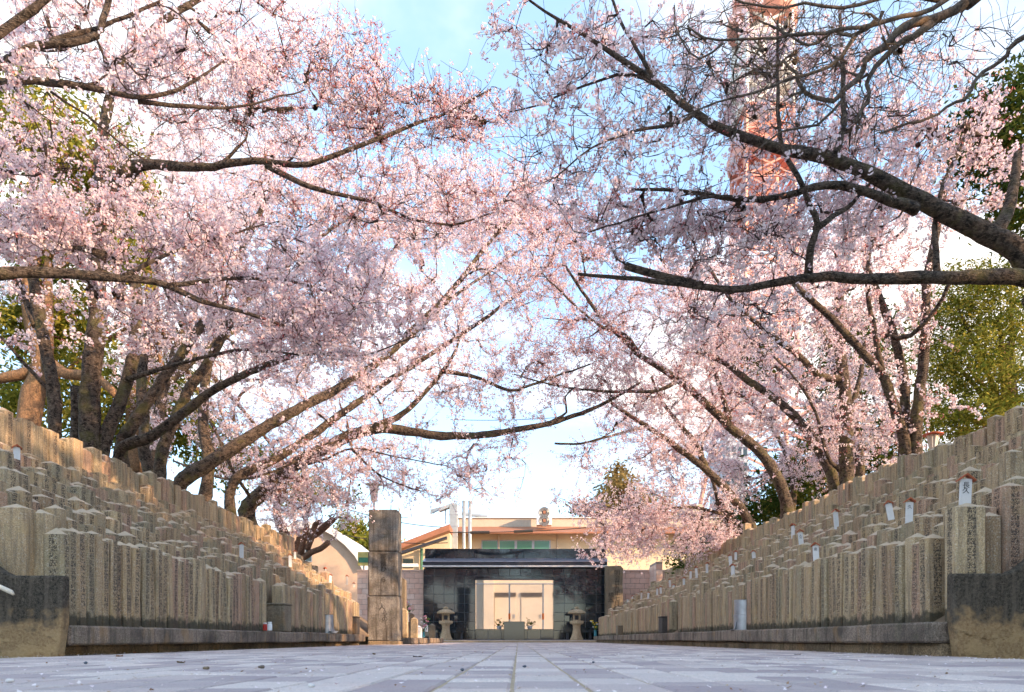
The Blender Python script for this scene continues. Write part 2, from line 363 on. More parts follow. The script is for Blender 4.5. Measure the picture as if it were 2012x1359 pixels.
for i, (x, y, L) in enumerate(cells):
    z, tx, ty = random.uniform(-.0008, .0025), random.uniform(-.006, .006), random.uniform(-.004, .004)
    if i in near:
        v, f = paver_geo(GAP/2-PW/2, PW/2-GAP/2, GAP/2-L/2, L/2-GAP/2, z, 0, tx, ty)
        me = bpy.data.meshes.new('paver'); me.from_pydata(v, [], f); me.materials.append(M['paver_stone'])
        o = bpy.data.objects.new('paver', me); o.location = (x+PW/2, y+L/2, 0); link(o, path)
    else:
        v, f = paver_geo(x+GAP/2, x+PW-GAP/2, y+GAP/2, y+L-GAP/2, z, 0, tx, ty); b = len(fv)
        fv += v; ff += [tuple(q+b for q in g) for g in f]; fr += [random.random()]*len(v)
me = np_mesh('paver_field', fv, [q for g in ff for q in g], [len(g) for g in ff], [M['paver_stone_far']], attrs={'rnd': fr})
prop(link(bpy.data.objects.new('paver_field', me), path), kind='stuff')

# raised forecourt in front of the gate, with a paler edging stone
fore = struct(MB().box(-9, 9, 31.0, 60, -.05, .10).build('forecourt', M['paver_stone']))
for i in range(9):
    MB().cbox(-3.9+i*.8+.004, -3.1+i*.8-.004, 30.72, 30.99, -.04, .075, .01).build('edging_stone', M['lantern_granite'], fore)

# banks the posts stand on, and the terraces behind them (they carry the trees)
NROW, RS = 9, 0.34
FXL, FXR = -3.74, 3.29           # path-side face of the front rows
TOPL = [1.05 + i*(2.52-1.05)/7 for i in range(8)]+[3.02]; TOPR = [1.01 + i*(2.52-1.01)/7 for i in range(8)]+[2.94]
def bank(name, sx, fx, tops, y0, y1):
    m = MB(); prof = [(fx, 0.2), (fx, .24)]
    for i in range(NROW): prof.append((fx + sx*(i*RS+.25), tops[i]-(.62 if i < NROW-1 else .9)))
    last = tops[-1]-.55
    prof += [(fx+sx*(NROW*RS+.2), last), (fx+sx*14, last+.5), (fx+sx*60, last+1.0)]
    v = []; f = []
    for y in (y0, y1):
        v += [(a, y, b) for a, b in prof]
    n = len(prof)
    for i in range(n-1): f.append((i, i+1, n+i+1, n+i))
    m.add(v, f); m.add([(prof[-1][0], y1, last+1), (prof[1][0], y1, .24), (prof[1][0], y1, -.06), (prof[-1][0], y1, -.06)], [(0,1,2,3)])
    return struct(m.build(name, M['soil']))
bank('bank_left', -1, FXL, TOPL, 5.9, 21.5); bank('bank_right', 1, FXR, TOPR, 5.7, 30.4)

# kerbs: a course of slabs lying proud on a rough base course
def kerb(name, sx, xs, xb, y0, y1, top):
    k = struct(MB().box(*sorted((xb, xb+sx*.5)), y0, y1, -.05, top-.165).build(name, M['kerb_base_stone']))
    y = y0 - .02
    while y < y1:
        L = min(random.uniform(.9, 1.5), y1 - y)
        if y1 - y - L < .3: L = y1 - y
        dx, dz = random.uniform(-.012, .012), random.uniform(-.006, .006)
        MB().cbox(*sorted((xs+dx, xs+sx*.42)), y+.003, y+L-.003, top-.16+dz, top+dz, .016).build('kerb_stone', M['kerb_granite'], k)
        y += L
    y = y0
    while y < min(y1, 17):
        L = random.uniform(.35, .8); d = random.uniform(.008, .03)
        MB().cbox(*sorted((xb-sx*d, xb+sx*.1)), y+.006, min(y+L, y1)-.006, -.04, top-.172, .012).build('base_stone', M['kerb_base_stone'], k); y += L
    return k
kerb('kerb_left', -1, XL, XLB, 5.86, 17.2, .247); kerb('kerb_right', 1, XR, XRB, 5.66, 30.6, .262)
kerb('kerb_far_left', -1, -2.72, -2.80, 19.6, 27.0, .17)

# concrete end walls with a swept-up outer edge
def end_wall(name, label, sx, xin, yf, ztop, depth):
    poly = [(xin + sx*.045, -.05), (xin, ztop-.36), (xin, ztop)]
    x1 = xin + sx*.40
    poly.append((x1, ztop))
    for i in range(1, 9):
        t = i/8; poly.append((x1 + sx*(.62*t), ztop + .62*t**1.35))
    poly += [(xin+sx*2.2, ztop+1.05), (xin+sx*2.2, -.05)]
    root = empty(name, (xin+sx*.6, yf, 0), label, 'wall')
    m = MB().prism([(a-(xin+sx*.6), b) for a, b in poly], 0, depth)
    o = m.build('wall_body', M['stained_concrete'], root)
    bv = o.modifiers.new('bevel', 'BEVEL'); bv.width = .018; bv.segments = 2; bv.limit_method = 'ANGLE'
    return root
end_wall('end_wall', 'black-stained concrete end wall at the near end of the left bank', -1, -3.50, 5.68, .622, .10)
ew = end_wall('end_wall', 'concrete end wall with flaking sandy foot at the near end of the right bank', 1, 3.24, 5.50, .622, .10)
# loose flakes of render on the right end wall
for i in range(7):
    a = random.uniform(.12, .62); b = random.uniform(.03, .21); s = random.uniform(.02, .05)
    n = random.randint(6, 8); pl = [(a + s*random.uniform(.6, 1.3)*1.5*math.cos(2*math.pi*j/n), b + s*random.uniform(.5, 1.1)*.7*math.sin(2*math.pi*j/n)) for j in range(n)]
    MB().prism([(p-.6, max(q, .004)) for p, q in pl], -.004-.0017*i, .01).build('render_flake', M['stained_concrete'], ew)

# ------------------------------------------------------------------ rows of engraved granite posts
def post_arrays(w, d, h, cap, r, lean=(0, 0), lt=1.0):
    """w along the path (y), d across (x); x=0 is the centre. Faces have their own vertices. returns v, faces, attrs"""
    hx, hy, c = d/2, w/2, min(.019, w*.15)
    ring = [(-hx, -hy+c), (-hx+c, -hy), (hx-c, -hy), (hx, -hy+c), (hx, hy-c), (hx-c, hy), (-hx+c, hy), (-hx, hy-c)]
    v, f, fu, fh, lm, cf = [], [], [], [], [], []
    def q(pts, us, on, cp=0.0):
        b = len(v); f.append(tuple(range(b, b+len(pts))))
        for p, u in zip(pts, us):
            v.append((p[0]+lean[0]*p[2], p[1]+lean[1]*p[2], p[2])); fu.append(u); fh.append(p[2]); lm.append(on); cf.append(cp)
    for i in range(8):
        a, b = ring[i], ring[(i+1) % 8]; on = lt if i in (1, 3, 7) else 0.0; L = math.dist(a, b)
        q([(a[0],a[1],-.55), (b[0],b[1],-.55), (b[0],b[1],h), (a[0],a[1],h)], (-L/2, L/2, L/2, -L/2), on)
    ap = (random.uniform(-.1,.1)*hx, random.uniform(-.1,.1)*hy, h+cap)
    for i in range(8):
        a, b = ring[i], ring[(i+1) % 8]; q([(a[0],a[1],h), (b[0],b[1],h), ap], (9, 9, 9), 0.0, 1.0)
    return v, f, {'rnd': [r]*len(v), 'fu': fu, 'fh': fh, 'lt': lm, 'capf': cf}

posts = []
def add_post(side, row, x, y, z, w, d, h, cap, r, yaw, lean, idx, special=None):
    posts.append(dict(side=side, row=row, x=x, y=y, z=z, w=w, d=d, h=h, cap=cap, r=r, yaw=yaw, lean=lean, idx=idx, special=special))
for side, fx, tops, y0s, y1 in ((-1, FXL, TOPL, 6.05, 17.3), (1, FXR, TOPR, 5.95, 30.2)):
    for row in range(NROW):
        y = y0s if row == 0 else y0s - .1 + random.random()*.1
        yend = y1 + (0 if side > 0 else min(row*.55, 3.8)); idx = 0; wave = random.uniform(0, 6)
        base = .255 if row == 0 else tops[row]-(.62 if row < NROW-1 else .95)
        while y < yend:
            w = random.choice((.095, .105, .115, .125, .14)) * (1.25 if y > 14 else 1.0)
            if row: w *= random.choice((1.2, 1.4, 1.6, 1.8)) if row < NROW-1 else random.choice((1.1, 1.4, 1.7))
            elif random.random() < .07: w *= 1.5
            d = random.uniform(.15, .185) if w < .15 else random.uniform(.17, .21)
            top = tops[row] + random.gauss(0, .014 if row == 0 else .026) + .03*math.sin(y*.9+wave)
            u = random.random()
            if u < .035: top += random.uniform(.06, .18)
            elif u < .14: top -= random.uniform(.03, .08)
            if row == NROW-1: top += random.choice((0, 0, .03, .08)); 
            cap = random.choice((.022, .035, .045, .06)); h = top - cap - base
            # keep places on the kerb free for the boxes and metal cylinders
            free = row == 0 and ((side < 0 and (10.85 < y < 11.75)) or (side > 0 and 15.2 < y < 15.9))
            if not free:
                add_post(side, row, fx + side*(row*RS + d/2) + random.gauss(0, .010), y + w/2, base, w-random.choice((.003, .005, .009)), d, h, cap, random.random(),
                         random.gauss(0, .03), (random.gauss(0, .012), random.gauss(0, .016)), idx)
            y += w; idx += 1
# the broad, tall posts at the near ends
for side, row, px0, px1, pyt, Y, r, what in (
    (1, 0, 1866, 1926, 990, 5.72, .78, 'broad whitish granite post, nearest of the right bank, carrying the largest red-roofed plaque'),
    (1, 1, 1928, 1957, 1008, 5.85, .92, 'plain brownish granite post just right of the broad whitish post'),
    (1, 1, 1959, 2003, 950, 5.95, .42, 'tall rough-hewn granite post above the swept edge of the right end wall'),
    (1, 2, 2006, 2060, 900, 6.1, .58, 'tall grey granite post cut by the right picture edge'),
    (-1, 0, 8, 62, 992, 6.02, .22, 'broad rough granite post above the left end wall, at the picture edge'),
    (-1, 0, 64, 102, 1003, 6.14, .77, 'second broad granite post above the left end wall, beside a dark gap'),
    (-1, 2, -45, 4, 958, 6.3, .45, 'tall granite post cut by the left picture edge')):
    x0 = (px0-CX)*Y/F; x1 = (px1-CX)*Y/F; zt = H-(pyt-CY)*Y/F
    add_post(side, row, (x0+x1)/2, Y, .3, .17, x1-x0, zt-.3-.035, .045, r, 0, (0, 0), -1, what)
    if px0 == 1866: WHITE_POST = ((x0+x1)/2, Y, zt+.01)

def post_score(p):
    px = CX + F*p['x']/p['y']; py = CY - F*(p['z']+p['h']-H)/p['y']
    if p['special']: return 1e9
    if px < -8 or px > 2020: return -1
    vis = p['h'] if p['row'] == 0 else .34
    return vis*F/p['y'] * (p['w']*abs(p['x'])*F/p['y']**2 + p['d']*.5*F/p['y']*.5)
posts.sort(key=lambda p: -post_score(p))
ORD = lambda n: '%d%s' % (n, 'th' if 10 <= n % 100 <= 20 else {1: 'st', 2: 'nd', 3: 'rd'}.get(n % 10, 'th'))
ROWN = ['front row', 'second row', 'third row', 'fourth row', 'fifth row', 'sixth row', 'seventh row', 'eighth row', 'topmost row']
TONE = lambda r: ['grey-tan', 'buff', 'pinkish', 'grey-green', 'pale buff', 'brownish'][0 if r < .2 else 1 if r < .4 else 2 if r < .55 else 3 if r < .75 else 4 if r < .9 else 5]
chosen = posts[:300]; rest = [p for p in posts[300:]]
cnt = {}
for p in sorted(chosen, key=lambda p: p['y']):
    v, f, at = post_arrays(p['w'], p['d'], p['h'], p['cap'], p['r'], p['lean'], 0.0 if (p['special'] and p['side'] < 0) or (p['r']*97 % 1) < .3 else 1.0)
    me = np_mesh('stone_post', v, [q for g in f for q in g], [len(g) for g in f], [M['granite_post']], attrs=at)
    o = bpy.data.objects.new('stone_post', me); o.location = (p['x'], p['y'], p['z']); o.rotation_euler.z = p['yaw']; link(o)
    kk = (p['side'], p['row'])
    if not p['special']: cnt[kk] = cnt.get(kk, 0) + 1
    lab = p['special'] or '%s engraved granite post, %s from the end wall in the %s bank\'s %s' % (TONE(p['r']), ORD(cnt[kk]), 'left' if p['side'] < 0 else 'right', ROWN[p['row']])
    prop(o, lab, 'stone post', 'engraved granite posts on the banks')
for side, nm in ((-1, 'left'), (1, 'right')):
    V, FL, SZ, AT = [], [], [], {'rnd': [], 'fu': [], 'fh': [], 'lt': [], 'capf': []}
    for p in rest:
        if p['side'] != side: continue
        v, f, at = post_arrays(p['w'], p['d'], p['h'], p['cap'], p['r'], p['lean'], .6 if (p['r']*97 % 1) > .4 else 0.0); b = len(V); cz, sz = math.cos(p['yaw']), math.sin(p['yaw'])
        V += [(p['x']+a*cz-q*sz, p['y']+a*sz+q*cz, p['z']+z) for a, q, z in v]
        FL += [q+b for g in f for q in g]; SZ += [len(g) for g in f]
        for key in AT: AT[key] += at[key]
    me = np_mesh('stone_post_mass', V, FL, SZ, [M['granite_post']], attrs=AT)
    prop(link(bpy.data.objects.new('stone_post_mass', me)), 'dense rows of smaller engraved granite posts higher up the %s bank' % nm, 'stone posts', kind='stuff')

# ------------------------------------------------------------------ gate of polished black granite
def text_mesh(name, s, size, mat, parent, loc, rot, ext=.002, spacing=1.0):
    """a column of characters, top to bottom"""
    cu = bpy.data.curves.new(name, 'FONT'); cu.body = '\n'.join(s); cu.size = size; cu.align_x = 'CENTER'; cu.align_y = 'TOP'
    cu.space_line = spacing; cu.extrude = ext; cu.resolution_u = 2
    t = bpy.data.objects.new(name, cu); COL.objects.link(t)
    dg = bpy.context.evaluated_depsgraph_get(); dg.update()
    me = bpy.data.meshes.new_from_object(t.evaluated_get(dg)); bpy.data.objects.remove(t); me.name = name
    me.materials.clear(); me.materials.append(mat)
    o = bpy.data.objects.new(name, me); o.location = loc; o.rotation_euler = rot
    return link(o, parent)

GY = 32.5; S = GY/F
gx = lambda px: (px-CX)*S
gz = lambda py: H-(py-CY)*S
Z0 = .10
gate = empty('granite_gate', (gx(1012), GY, Z0), 'polished black granite gate with sheet-metal eave at the end of the path', 'gate')
GO = Vector((gx(1012), GY, Z0))
def gbox(name, x0, x1, y0, y1, z0, z1, mat, c=.004, parent=None):
    return MB().cbox(x0-GO.x, x1-GO.x, y0-GO.y, y1-GO.y, z0-GO.z, z1-GO.z, c).build(name, mat, parent or gate)
XA, XB, OA, OB = gx(832), gx(1192), gx(933), gx(1088)
OT, OBm = gz(1137), gz(1237)
bodyz = gz(1116)
# core wall behind the facing panels
for nm, a, b, c, d in (('left_core', XA+.01, OA-.012, Z0, bodyz), ('right_core', OB+.012, XB-.01, Z0, bodyz), ('lintel_core', OA-.012, OB+.012, OT+.012, bodyz), ('sill_core', OA-.012, OB+.012, Z0, OBm-.012)):
    gbox('core_wall', a, b, GY+.012, GY+.9, c, d, M['stone_joint'])
def panel_grid(x0, x1, z0, z1, nxp, nzp):
    for i in range(nxp):
        for j in range(nzp):
            a = x0+(x1-x0)*i/nxp; b = x0+(x1-x0)*(i+1)/nxp; c = z0+(z1-z0)*j/nzp; d = z0+(z1-z0)*(j+1)/nzp
            o = gbox('facing_panel', a+.007, b-.007, GY-random.uniform(.0, .004), GY+.0105, c+.007, d-.007, M['polished_black_granite'], .003)
            o.rotation_euler = (random.gauss(0, .0015), 0, random.gauss(0, .0015))
panel_grid(XA, OA, Z0+.02, bodyz-.34, 5, 7); panel_grid(OB, XB, Z0+.02, bodyz-.34, 5, 7)
panel_grid(XA, XB, bodyz-.34, bodyz, 17, 1)
panel_grid(OA, OB, OT, bodyz-.343, 8, 1) if bodyz-.343-OT > .1 else None
panel_grid(OA, OB, Z0+.02, OBm, 6, 1)
for x in (OA-.02, OB-.02):   # reveals of the opening
    gbox('reveal_panel', x, x+.04, GY+.04, GY+.92, OBm, OT, M['polished_black_granite'])
gbox('sill', OA-.02, OB+.02, GY-.03, GY+.95, OBm-.002, OBm+.03, M['polished_black_granite'])
gbox('plinth', gx(990), gx(1031), GY-.20, GY+.25, Z0, gz(1221), M['polished_black_granite'], .01)
for a, b in ((850, 918), (1104, 1168)):
    ob = gbox('bench_slab', gx(a), gx(b), GY-.42, GY-.02, gz(1243), gz(1233), M['polished_black_granite'], .008)
    for q in (a+8, b-12): gbox('bench_leg', gx(q), gx(q)+.10, GY-.36, GY-.08, Z0, gz(1243), M['fascia_dark'], .005, None)
# parapet panels, seamed pent roof, fascia and white drip edge
for i in range(11):
    a = gx(834)+(gx(1191)-gx(834))*i/11; b = gx(834)+(gx(1191)-gx(834))*(i+1)/11
    gbox('parapet_panel', a+.003, b-.003, GY+.12, GY+.16, gz(1097), gz(1077), M['polished_black_granite'], .004)
gbox('parapet_core', gx(834)+.01, gx(1191)-.01, GY+.17, GY+.8, bodyz, gz(1077)-.01, M['fascia_dark'])
gbox('fascia_board', gx(833), gx(1191), GY-.42, GY-.36, gz(1112), gz(1105), M['fascia_dark'])
gbox('drip_edge', gx(832), gx(1192), GY-.44, GY-.30, gz(1115.5), gz(1112.4), M['white_trim'], .006)
gbox('soffit', gx(833), gx(1191), GY-.30, GY+.1, gz(1115), gz(1113), M['fascia_dark'])
n = 18
for i in range(n):
    a = gx(833)+(gx(1191)-gx(833))*i/n; b = gx(833)+(gx(1191)-gx(833))*(i+1)/n
    m = MB(); y0, y1, z0, z1 = GY-.45, GY+.12, gz(1104.5), gz(1096)
    m.add([(a+.004,y0,z0),(b-.004,y0,z0),(b-.004,y1,z1),(a+.004,y1,z1),(a+.004,y0,z0-.03),(b-.004,y0,z0-.03),(b-.004,y1,z1-.03),(a+.004,y1,z1-.03)],
          [(0,1,2,3),(7,6,5,4),(0,4,5,1),(1,5,6,2),(2,6,7,3),(3,7,4,0)])
    m.v = [tuple(Vector(p)-GO) for p in m.v]; sh = m.build('roof_sheet', M['gate_sheet'], gate)
    MB().box(b-.012-GO.x, b+.012-GO.x, 0, .001, 0, .001)
    q = MB(); q.add([(b-.012,y0-.005,z0+.002),(b+.012,y0-.005,z0+.002),(b+.012,y1,z1+.002),(b-.012,y1,z1+.002),(b-.012,y0-.005,z0+.035),(b+.012,y0-.005,z0+.035),(b+.012,y1,z1+.035),(b-.012,y1,z1+.035)],
          [(0,1,2,3),(7,6,5,4),(0,4,5,1),(1,5,6,2),(2,6,7,3),(3,7,4,0)])
    q.v = [tuple(Vector(p)-GO) for p in q.v]; q.build('roof_seam', M['gate_sheet'], sh)

# pink tiled walls to both sides
def tile_wall(label, x0, x1, yf, z1, ret=None):
    root = empty('tiled_wall', ((x0+x1)/2, yf, 0), label, 'wall'); ox = (x0+x1)/2
    MB().box(x0-ox, x1-ox, .02, .30, 0, z1).build('wall_core', M['tile_mortar'], root)
    th, tw = .232, .42; j = 0; z = .05
    while z < z1-.02:
        a = x0 - (tw/2 if j % 2 else 0)
        while a < x1:
            l, r_ = max(a, x0), min(a+tw, x1)
            if r_-l > .05:
                o = MB().cbox(l+.007-ox, r_-.007-ox, -random.uniform(0, .004), .019, z+.007, min(z+th, z1)-.007, .004).build('wall_tile', M['pink_tile'], root)
            a += tw
        z += th; j += 1
    MB().cbox(x0-ox-.02, x1-ox+.02, -.03, .34, z1+.002, z1+.06, .008).build('coping', M['pink_tile'], root)
    if ret:   # short return wing coming forward
        MB().box(ret-ox, ret-ox+.25, -1.6, -.032, 0, z1+.25).build('return_core', M['tile_mortar'], root)
        for j in range(int((z1+.2)/th)):
            for i in range(4):
                MB().cbox(ret-ox-.022, ret-ox-.002, -1.6+.4*i+.004, -1.6+.4*i+.392, .05+j*th+.004, .05+(j+1)*th-.004, .004).build('wall_tile', M['pink_tile'], root)
            MB().cbox(ret-ox+.002, ret-ox+.248, -1.622, -1.602, .05+j*th+.004, .05+(j+1)*th-.004, .004).build('wall_tile', M['pink_tile'], root)
    return root
tile_wall('pink tiled boundary wall left of the black gate', gx(700), XA-.02, GY+.2, gz(1121))
tile_wall('pink tiled boundary wall right of the black gate, with a corner', XB+.02, gx(1345), GY+.2, gz(1121), gx(1278))

# stone lanterns on the forecourt
def lantern(px, label, Y=31.4):
    x = (px-CX)*Y/F; root = empty('stone_lantern', (x, Y, .10), label, 'stone lantern', 'stone lanterns before the gate'); g = M['lantern_granite']
    MB().lathe([(.30,0),(.31,.05),(.29,.07)], 6).build('base', g, root)
    MB().lathe([(.27,.07),(.23,.14),(.185,.30),(.16,.48),(.165,.62),(.19,.66)], 14).build('shaft', g, root, smooth=False)
    MB().lathe([(.20,.66),(.31,.70),(.325,.73),(.325,.80),(.30,.82)], 6).build('platform', g, root)
    m = MB()
    for sx in (-1, 1):
        for sy in (-1, 1): m.box(*sorted((sx*.15, sx*.095)), *sorted((sy*.15, sy*.095)), .82, 1.10)
    m.box(-.152, .152, -.152, .152, .82, .86); m.box(-.152, .152, -.152, .152, 1.05, 1.102)
    m.build('fire_box', g, root)
    MB().box(-.06, .06, -.06, .06, .862, 1.048).build('fire_box_core', M['fascia_dark'], root)
    MB().lathe([(.10,1.10),(.36,1.12),(.385,1.15),(.36,1.20),(.28,1.255),(.17,1.30),(.09,1.325)], 18).build('roof', g, root, smooth=False)
    MB().lathe([(.07,1.32),(.11,1.345),(.105,1.38),(.06,1.415),(.015,1.43)], 12).build('finial', g, root)
lantern(876, 'stone lantern with mushroom cap left of the gate opening'); lantern(1133, 'stone lantern with mushroom cap right of the gate opening')

# big stone pillar on the left, in three courses
Y = 18.6; x0, x1 = (724-CX)*Y/F, (781-CX)*Y/F
pil = empty('stone_pillar', ((x0+x1)/2, Y, 0), 'tall weathered stone pillar of three stacked blocks with carved characters', 'pillar')
hw = (x1-x0)/2
MB().cbox(-hw-.02, hw+.03, -.02, .75, -.05, .09, .02).build('footing', M['kerb_base_stone'], pil)
zs = [.093, H+(CY-1171)*Y/F, H+(CY-1083)*Y/F, H+(CY-1000)*Y/F]
for i in range(3):
    e = .012*(2-i)
    MB().cbox(-hw-e, hw+e, 0-e, .66+e, zs[i]+.006, zs[i+1]-.006, .022).build('pillar_block', M['pillar_granite'], pil)
for s, xx, zz, sz in (('花催ひ', .02, 2.28, .17), ('ら', .02, 1.70, .15), ('人', -.02, 1.02, .17), ('らの', .05, .86, .16), ('一', -.2, 2.0, .13), ('し', .2, 2.2, .14)):
    text_mesh('carving', s, sz, M['carved_dark'], pil, (xx, -.026, zz), (R(90), 0, 0), .003, .9)

# engraved stele on the right of the gate
Y = 31.6; x0, x1 = (1190-CX)*Y/F, (1224-CX)*Y/F; ste = empty('stele', ((x0+x1)/2, Y, .1), 'dated stone stele with a rough right edge against the black gate', 'stele'); hw = (x1-x0)/2
zt = H+(CY-1111)*Y/F - .1
m = MB(); m.prism([(-hw, 0), (hw-.02, 0), (hw+.02, .5), (hw-.03, 1.1), (hw+.01, 1.7), (hw-.02, 2.4), (hw+.015, zt-.12), (hw-.1, zt), (-hw, zt-.02)], 0, .4)
m.build('slab', M['box_granite'], ste)
text_mesh('inscription', '明治廿九年七月廿日', .26, M['carved_dark'], ste, (.12, -.004, zt-.18), (R(90), 0, 0), .003, .85)
text_mesh('inscription', '橋本', .26, M['carved_dark'], ste, (-.14, -.004, zt-1.15), (R(90), 0, 0), .003, .85)

# ------------------------------------------------------------------ beyond the gate: fence, service wall, buildings
FY = 36.0; fx_ = lambda px: (px-CX)*FY/F; fz_ = lambda py: H-(py-CY)*FY/F
fen = empty('chain_link_fence', (0, FY, .1), 'chain-link fence seen through the gate opening', 'fence')
for px in (934, 1001, 1067, 1130, 868):
    p = MB().tube([(fx_(px), 0, 0), (fx_(px), 0, fz_(1147)-.1)], .035, 8).build('fence_post', M['fence_steel'], fen)
    MB().tube([(fx_(px), -.005, fz_(1217)-.1), (fx_(px), -.005, fz_(1205)-.1)], .05, 8).build('reflector_sleeve', M['orange_marker'], p)
MB().tube([(fx_(850), 0, fz_(1147)-.1), (fx_(1150), 0, fz_(1147)-.1)], .025, 6).build('top_rail', M['fence_steel'], fen)
MB().tube([(fx_(850), 0, .25), (fx_(1150), 0, .25)], .02, 6).build('bottom_rail', M['fence_steel'], fen)
m = MB(); a0, a1, b0, b1 = fx_(850), fx_(1150), .25, fz_(1147)-.1; hgt = b1-b0; q = a0-hgt
while q < a1:
    for sgn in (1, -1):
        s0 = max(q, a0); s1 = min(q+hgt, a1)
        if s1 > s0:
            za, zb = (b0+s0-q, b0+s1-q) if sgn > 0 else (b1-(s0-q), b1-(s1-q))
            m.add([(s0, .002*sgn, za-.005), (s1, .002*sgn, zb-.005), (s1, .002*sgn, zb+.005), (s0, .002*sgn, za+.005)], [(0,1,2,3)])
    q += .11
prop(m.build('wire_mesh', M['fence_steel'], fen), kind='stuff')
for px, lb in ((981, 'potted shrub left of the black plinth in the gate opening'), (1041, 'potted shrub right of the black plinth in the gate opening')):
    yy = GY+.45; t = empty('potted_shrub', ((px-CX)*yy/F, yy, OBm+.03), lb, 'potted plant')
    MB().lathe([(.09,0),(.13,.14),(.135,.15),(.11,.15)], 10).build('pot', M['plastic_white'], t)
    v, fl, sz, rn = [], [], [], []
    for i in range(90):
        c = np.array((random.gauss(0,.10), random.gauss(0,.06), .15+abs(random.gauss(.1,.1)))); a = np.random.default_rng(i+px).normal(size=3)*.035; b = np.random.default_rng(i+px+999).normal(size=3)*.03
        n0 = len(v); v += [c, c+a, c+a+b, c+b]; fl += [n0,n0+1,n0+2,n0+3]; sz.append(4); rn += [random.random()]*4
    link(bpy.data.objects.new('foliage', np_mesh('foliage', v, fl, sz, [M['leaf_green']], attrs={'rnd': rn})), t)

BY = 41.0; bx = lambda px: (px-CX)*BY/F; bz = lambda py: H-(py-CY)*BY/F
sv = empty('service_building', (bx(1010), BY, .1), 'pale service building with double doors seen through the gate opening', 'building'); ox = bx(1010)
MB().box(bx(900)-ox, bx(1125)-ox, 0, 4, 0, bz(1122)).build('wall', M['pale_render'], sv)
MB().box(bx(900)-ox, bx(1125)-ox, -.35, 4.2, bz(1122)+.003, bz(1118)).build('roof', M['roof_sheet'], sv)
for a, b in ((972, 1014), (1024, 1066)):
    d = MB().cbox(bx(a)-ox, bx(b)-ox, -.04, -.003, .05, bz(1178), .01).build('door', M['pale_render'], sv)
    h_ = MB()
    for i in range(5): h_.box(bx(a)-ox, bx(b)-ox, -.10, -.02, bz(1175)+i*.045, bz(1175)+i*.045+.022)
    h_.build('louvre', M['fan_dark'], sv); MB().box(bx(b)-ox-.12, bx(b)-ox-.06, -.09, -.042, 1.2, 1.42).build('handle', M['fence_steel'], d)
for px in (961,):
    MB().box(bx(px)-ox-.28, bx(px)-ox+.28, -.5, -.003, 0, bz(1124)).build('pier', M['pale_render'], sv)

# cream two-storey building with brown eave, ducts and air conditioners
CYY = 50.0; cx_ = lambda px: (px-CX)*CYY/F; cz = lambda py: H-(py-CY)*CYY/F
cb = empty('cream_building', (cx_(1050), CYY, 0), 'cream building with brown eave, ducts and green windows behind the gate', 'building'); ox = cx_(1050)
B = lambda px: cx_(px)-ox
MB().box(B(882), B(1420), 0, 12, 0, cz(1046)).build('wall', M['cream_render'], cb)
roof = MB().add([(B(876),-1.3,cz(1050.5)),(B(1430),-1.3,cz(1050.5)),(B(1430),.6,cz(1032)),(B(876),.6,cz(1032)),(B(876),-1.3,cz(1053)),(B(1430),-1.3,cz(1053)),(B(1430),.6,cz(1046)),(B(876),.6,cz(1046))],
    [(0,1,2,3),(7,6,5,4),(0,4,5,1),(1,5,6,2),(2,6,7,3),(3,7,4,0)]).build('eave_roof', M['roof_sheet'], cb)
MB().box(B(900), B(1420), .62, 11, cz(1046)+.01, cz(1015)).build('parapet', M['pale_render'], cb)
MB().box(B(898), B(1422), .5, 11.1, cz(1015)+.003, cz(1013.5)).build('coping', M['white_trim'], cb)
for i in range(4):
    a = 946+i*34; w = MB().box(B(a), B(a+34), -.05, -.003, cz(1098), cz(1061)).build('window', M['fence_steel'], cb)
    MB().box(B(a+2), B(a+31), -.07, -.052, cz(1096), cz(1063)).build('pane', M['window_green'], w)
for px in (886, 980, 1095, 1180): MB().tube([(B(px), -.06, cz(1050)), (B(px), -.06, 0)], .05, 6).build('downpipe', M['pale_render'], cb)
# roof-top air conditioner: a thing of its own
ac = empty('air_conditioner', (cx_(1068.5), CYY-.9, cz(1035)), 'white air-conditioning unit with two stacked fans on the brown eave', 'air conditioner'); aw = 14.5*CYY/F; ah = 32*CYY/F
MB().cbox(-aw, aw, 0, .75, 0, ah, .02).build('casing', M['plastic_white'], ac)
for z in (ah*.26, ah*.76):
    g_ = MB()
    for r_ in (.20, .27, .34): g_.tube([(r_*math.cos(a*math.pi/12), -.03, z+r_*math.sin(a*math.pi/12)) for a in range(25)], .012, 5)
    fan = MB().prism([(.36*math.cos(a*math.pi/12), z+.36*math.sin(a*math.pi/12)) for a in range(24)], -.018, -.002).build('fan', M['fan_dark'], ac)
    g_.build('grille', M['duct_metal'], fan); MB().prism([(-.09,z-.09),(.09,z-.09),(.09,z+.09),(-.09,z+.09)], -.06, -.035).build('hub', M['roof_sheet'], fan)
# ducts
du = empty('ventilation_duct', (cx_(895), CYY-1.8, 0), 'square metal duct rising beside the cream building and bending onto its roof', 'duct'); ox2 = cx_(895); D = lambda px: cx_(px)-ox2
MB().cbox(D(887.5), D(903), 0, .6, 2, cz(1003), .02).build('riser', M['duct_metal'], du)
MB().prism([(D(887.5), cz(1003)+.005), (D(903), cz(1003)+.005), (D(901), cz(998.5)), (D(896), cz(997)), (D(889), cz(998)), (D(868), cz(1009)), (D(868), cz(1013)), (D(886), cz(1006))], 0, .6).build('elbow', M['duct_metal'], du)
for py in (1020, 1042, 1062): MB().box(D(887), D(903.5), -.02, .62, cz(py), cz(py)+.05).build('flange', M['fence_steel'], du)
for px in (850, 858, 868, 880):
    MB().tube([(D(px), .3, cz(1036)), (D(px), .3, cz(1008+(880-px)*.3))], .04, 5).build('rack_post', M['fence_steel'], du)
